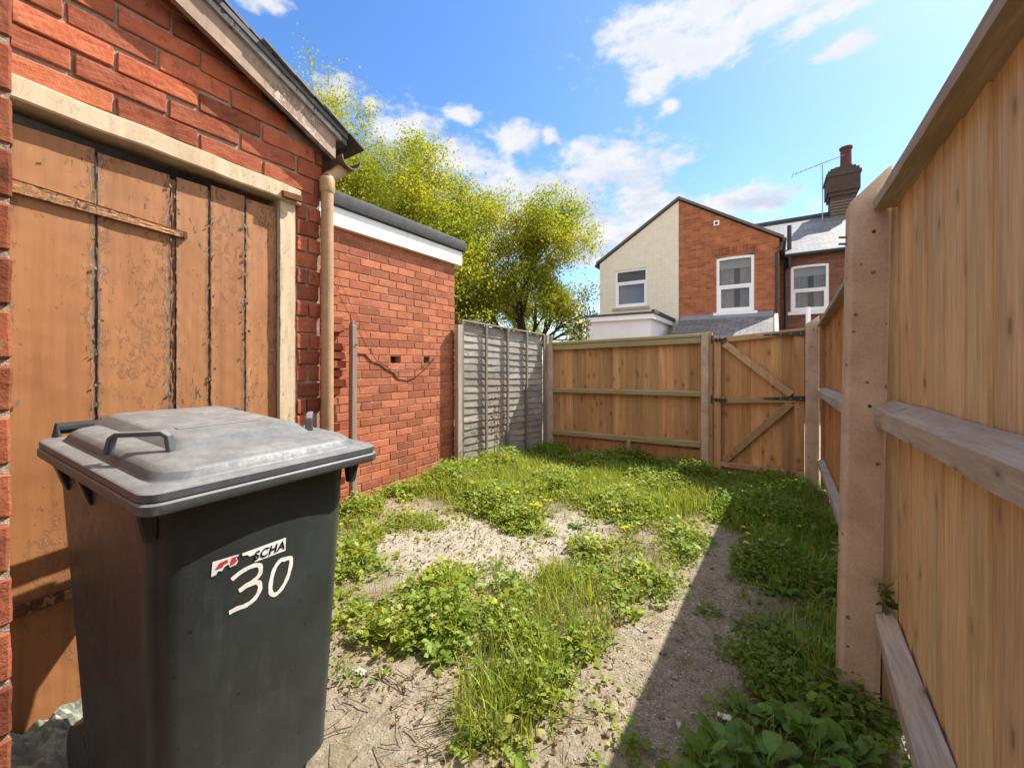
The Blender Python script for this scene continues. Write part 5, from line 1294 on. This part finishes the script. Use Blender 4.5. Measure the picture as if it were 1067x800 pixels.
def grassy(x,y):
    px,py=to_px(x,y); g=np.zeros_like(px)
    for (a,b,rx,ry) in GRASSY: g=np.maximum(g,np.clip(1.4*(1-((px-a)/rx)**2-((py-b)/ry)**2),0,1))
    return np.clip(weed_density(x,y)*(.10+g),0,1)
blades('grass','thin green grass growing in tufts through the weeds',30000,grassy,.06,.22,.0044,9,.028)
blades('dry_grass','straw-coloured dead grass lying among the weeds',6000,lambda x,y:np.clip(.25+weed_density(x,y)*.4,0,1)*(1-.8*shade(x,y)),.05,.14,.003,4,.03,1.7,.9)

# broad-leaved plants and dandelions: each a thing of its own
def bigleaf(V,F,C,p,az,L,W,rise,droop,col,b,n=7,wave=.0,stalk=.0):
    d=np.array([math.cos(az),math.sin(az),0]); s=np.array([-d[1],d[0],0]); 
    for k in range(n+1):
        t=k/n; ts=max(0,(t-stalk)/(1-stalk)); c=p+d*L*t*math.cos(rise*.8)+np.array([0,0,L*(math.sin(rise)*t-droop*t*t)])
        w=W*(math.sin(math.pi*min(1,.10+.86*ts**.8))**.8)*.5 if 0<ts<1 else W*(.05 if ts<=0 else .02)
        wv=wave*math.sin(k*2.3+az*3)
        V.append(c+s*w+np.array([0,0,w*.35+wv])); V.append(c); V.append(c-s*w+np.array([0,0,w*.35-wv]))
    for k in range(n):
        o=b+3*k; F.append([o,o+1,o+4,o+3]); F.append([o+1,o+2,o+5,o+4]); C.append(col); C.append(tuple(x*.9 for x in col[:3])+(col[3],))
    return b+3*(n+1)
def rosette(x,y,n,L,W,col,rise=(.3,1.1),droop=.5,stalk=0.0):
    V=[];F=[];C=[];b=0; z=gz(x,y)
    for i in range(n):
        az_=6.283*i/n*1.618+random.uniform(-.4,.4); l=L*random.uniform(.55,1.15); g=random.uniform(.7,1.25)
        b=bigleaf(V,F,C,np.array([x+random.uniform(-.012,.012),y+random.uniform(-.012,.012),z]),az_,l,W*random.uniform(.75,1.2),random.uniform(*rise),droop*random.uniform(.5,1.2),(1.15*col[0]*g,1.15*col[1]*g,col[2]*g,random.random()),b,wave=W*.08,stalk=stalk)
    return np.array(V),F,C
def zb(px,py): return ground_at(px,py)
docks=[(760,790,.12,.055),(800,800,.14,.065),(850,790,.13,.06),(825,765,.12,.055),(890,800,.12,.055),(735,798,.10,.045),(780,748,.10,.045),(870,760,.11,.045),(455,690,.09,.05),(420,675,.09,.055),(815,620,.11,.045),(845,600,.11,.04),(800,545,.12,.04),(500,480,.2,.05),(520,474,.2,.05),(560,556,.13,.035),(840,520,.12,.04),(395,660,.08,.05)]
dlab={0:'broad-leaved dock plant low in the right corner, second from the left of its clump',1:'largest broad-leaved dock plant at the bottom edge near the tallest post',2:'broad-leaved dock plant in the clump just left of the tallest post, at the bottom',3:'broad-leaved dock plant at the top of the bottom right clump',4:'broad-leaved dock plant right under the tallest post, beside the dark soil',5:'smallest dock plant at the left end of the bottom right clump',6:'small dock plant above the bottom right clump, on the edge of the shaded path',7:'dock plant close against the foot of the tallest post',8:'sunlit broad-leaved weed right of the bin, left of the middle grass',9:'sunlit round-leaved weed nearest the right side of the bin',10:'shaded dock plant in the weeds halfway along the right fence',11:'shaded dock plant close to the right fence, below the gate post',12:'shaded leafy plant in front of the gate, right of the path',13:'tall sunlit leafy weed at the foot of the overlap fence, left one of two',14:'tall sunlit leafy weed at the foot of the overlap fence, right one of two',15:'narrow-leaved weed under the biggest dandelion clump',16:'shaded dock plant against the gate post',17:'small round-leaved weed beside the lower bin edge, left of its larger neighbour'}
for i,(px,py,L,W) in enumerate(docks):
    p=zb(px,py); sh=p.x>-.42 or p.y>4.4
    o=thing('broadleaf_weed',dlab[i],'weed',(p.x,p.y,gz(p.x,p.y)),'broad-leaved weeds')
    V,F,C=rosette(p.x,p.y,random.randint(12,19),L*1.12,W*.85,(.15,.27,.05) if sh else (.20,.28,.045),rise=(.35,1.35),droop=.42,stalk=.38)  # plants in the fence shadow get a darker green, shade painted in
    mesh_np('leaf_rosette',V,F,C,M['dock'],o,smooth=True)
dands=[(525,485,.16,3),(555,540,.16,5),(540,520,.15,3),(568,532,.15,3),(515,640,.10,2),(775,585,.13,2),(790,575,.13,2),(795,545,.12,1),(778,560,.12,1),(830,560,.12,1),(655,560,.10,2),(700,540,.12,1),(420,535,.12,2),(595,475,.16,1),(620,505,.14,1),(690,500,.10,1),(640,540,.10,1),(600,545,.10,1)]
dwhere=['beside the overlap fence shadow','in the biggest sunlit clump, with the most flowers','left of the biggest clump','right of the biggest clump','alone in the middle of the lower grass','at the edge of the fence shadow, left one','at the edge of the fence shadow, right one','in the shade in front of the gate','in the shade, left of the path end','by the right fence in the shade','right of the bare concrete, above the path','at the right end of the sunlit weeds','near the annex wall, above the bin','at the foot of the back fence','in the far grass in line with the overlap fence corner','below the concrete post by the gate','in the clump left of the shadow edge','between the biggest clump and the path']
for i,(px,py,h,nf) in enumerate(dands):
    p=zb(px,py+h*120*.35); x,y=p.x,p.y; z=gz(x,y)
    o=thing('dandelion','yellow dandelion '+dwhere[i],'dandelion',(x,y,z),'yellow dandelions')
    V,F,C=rosette(x,y,8,.11,.028,(.12,.19,.03),(.15,.7)); mesh_np('leaf_rosette',V,F,C,M['dock'],o,smooth=True)
    for k in range(nf):
        a=random.uniform(0,6.283); r=random.uniform(.01,.07); tx,ty=x+r*math.cos(a),y+r*math.sin(a); hh=h*random.uniform(.75,1.1)
        m=MB(); m.tube([(x,y,z),(x+(tx-x)*.5,y+(ty-y)*.5,z+hh*.6),(tx,ty,z+hh)],.0022,5,(.8,1,.4,0)); sm_=m.build('stem',M['stem'] if 'stem' in M else M['grass'],o,clean=False)
        for fl_,c in zip(sm_.data.color_attributes['Col'].data,range(10**6)): fl_.color=(.16,.22,.05,1)
        m=MB(); rr_=random.uniform(.014,.019)
        for ring_,(n_,rad_,dz) in enumerate(((16,1.0,0),(12,.72,.004),(8,.4,.007))):
            for q in range(n_):
                b0=6.283*q/n_+ring_*.3+random.uniform(-.1,.1); u=Vector((math.cos(b0),math.sin(b0),0)); v_=Vector((-u.y,u.x,0)); c0=Vector((tx,ty,z+hh+dz*.6))
                m.add([c0,c0+u*rr_*rad_*.7+v_*.0026+Vector((0,0,.002)),c0+u*rr_*rad_+Vector((0,0,dz*.4)),c0+u*rr_*rad_*.7-v_*.0026+Vector((0,0,.002))],[(0,1,2,3)],rc(.85,1.15,.05))
        m.build('flower_head',M['flower'],o,clean=False)
# dried reddish stalk on the overlap fence
sk=thing('dry_stalk','tall dead reddish-brown stalk in front of the overlap fence','dead plant',(-2.82,4.05,0))
m=MB(); 
for k in range(3): m.tube([(-2.86+.03*k,4.02+.03*k,0),(-2.87+.03*k,4.05,.4),(-2.88+.05*k,4.06+.03*k,.72+.12*k)],[.006,.005,.003],5)
m.build('stem',M['twig'],sk)
P=rng.normal(0,1,(150,3))*np.array([.05,.09,.20])+np.array([-2.84,4.05,.62]); V,Fq=leafquads(P,.035,.1); mesh_np('dead_leaves',V,Fq,np.tile(np.array([[.16,.065,.035,1]]),(len(P),1))*rng.uniform(.6,1.4,(len(P),1)),M['leaf'],sk)
# sprig at the tallest post
sg=thing('ivy_sprig','small leafy sprig growing on the lower rail at the tallest post','sprig',(.335,1.93,.36))
m=MB(); m.tube([(.335,1.925,.36),(.33,1.92,.42),(.335,1.915,.47)],.003,5); m.build('stem',M['twig'],sg)
P=rng.normal(0,1,(34,3))*np.array([.016,.014,.035])+np.array([.333,1.915,.425]); V,Fq=leafquads(P,.028,.2,None,.8); mesh_np('leaves',V,Fq,np.tile(np.array([[.11,.15,.04,1]]),(len(P),1))*rng.uniform(.6,1.3,(len(P),1)),M['leaf'],sg)
# twigs and dead leaves on the bare ground in front
m=MB()
for k in range(95):
    px=random.uniform(335,470) if random.random()<.75 else random.uniform(440,620); py=random.uniform(640,800); p=zb(px,py)
    a=random.uniform(0,6.28); L=random.uniform(.03,.16); q=[]
    for s in range(4):
        f=s/3-.5; q.append((p.x+math.cos(a)*L*f+random.uniform(-.006,.006),p.y+math.sin(a)*L*f+random.uniform(-.006,.006),gz(p.x,p.y)+.006+random.uniform(0,.012)))
    m.tube(q,random.uniform(.0009,.0026),5,rc(.6,1.4,.1))
o=m.build('twigs',M['twig'],clean=False); tag(o,'dead twigs littering the bare earth in front of the bin','twigs',kind='stuff')
xs,ys,_=sample(2600,lambda a,b:np.clip(.75-weed_density(a,b),0.05,1)*((to_px(a,b)[0]<640)|(a>0.15)),y0=.6,y1=3)
P=np.stack([xs,ys,GZ(xs,ys)+.004],1); V,Fq=leafquads(P,.022,2.0,None,.6); c=np.array([[.22,.14,.075,1]])*rng.uniform(.35,1.5,(2600,1)); o=mesh_np('leaf_litter',V,Fq,c,M['leaf']); tag(o,'small dead brown leaves on the bare earth','leaf litter',kind='stuff')
for (px,py,lab) in ((818,718,'white scrap of litter in the weeds left of the tallest post'),(755,752,'small white litter scrap above the bottom right dock clump'),(893,778,'white litter scrap on the dark soil under the lower rail'),(376,705,'pale litter scrap on the earth right of the bin')):
    p=zb(px,py); m=MB(); s=.022
    m.grid(lambda u,v:Vector((p.x+(u-.5)*s*2,p.y+(v-.5)*s,gz(p.x,p.y)+.02+.012*mnoise.noise((u*3+px,v*3,1)))),5,4); o=m.build('litter_scrap',M['litter'],clean=False); sm=o.modifiers.new('thick','SOLIDIFY'); sm.thickness=.0015; tag(o,lab,'litter','pale litter scraps')
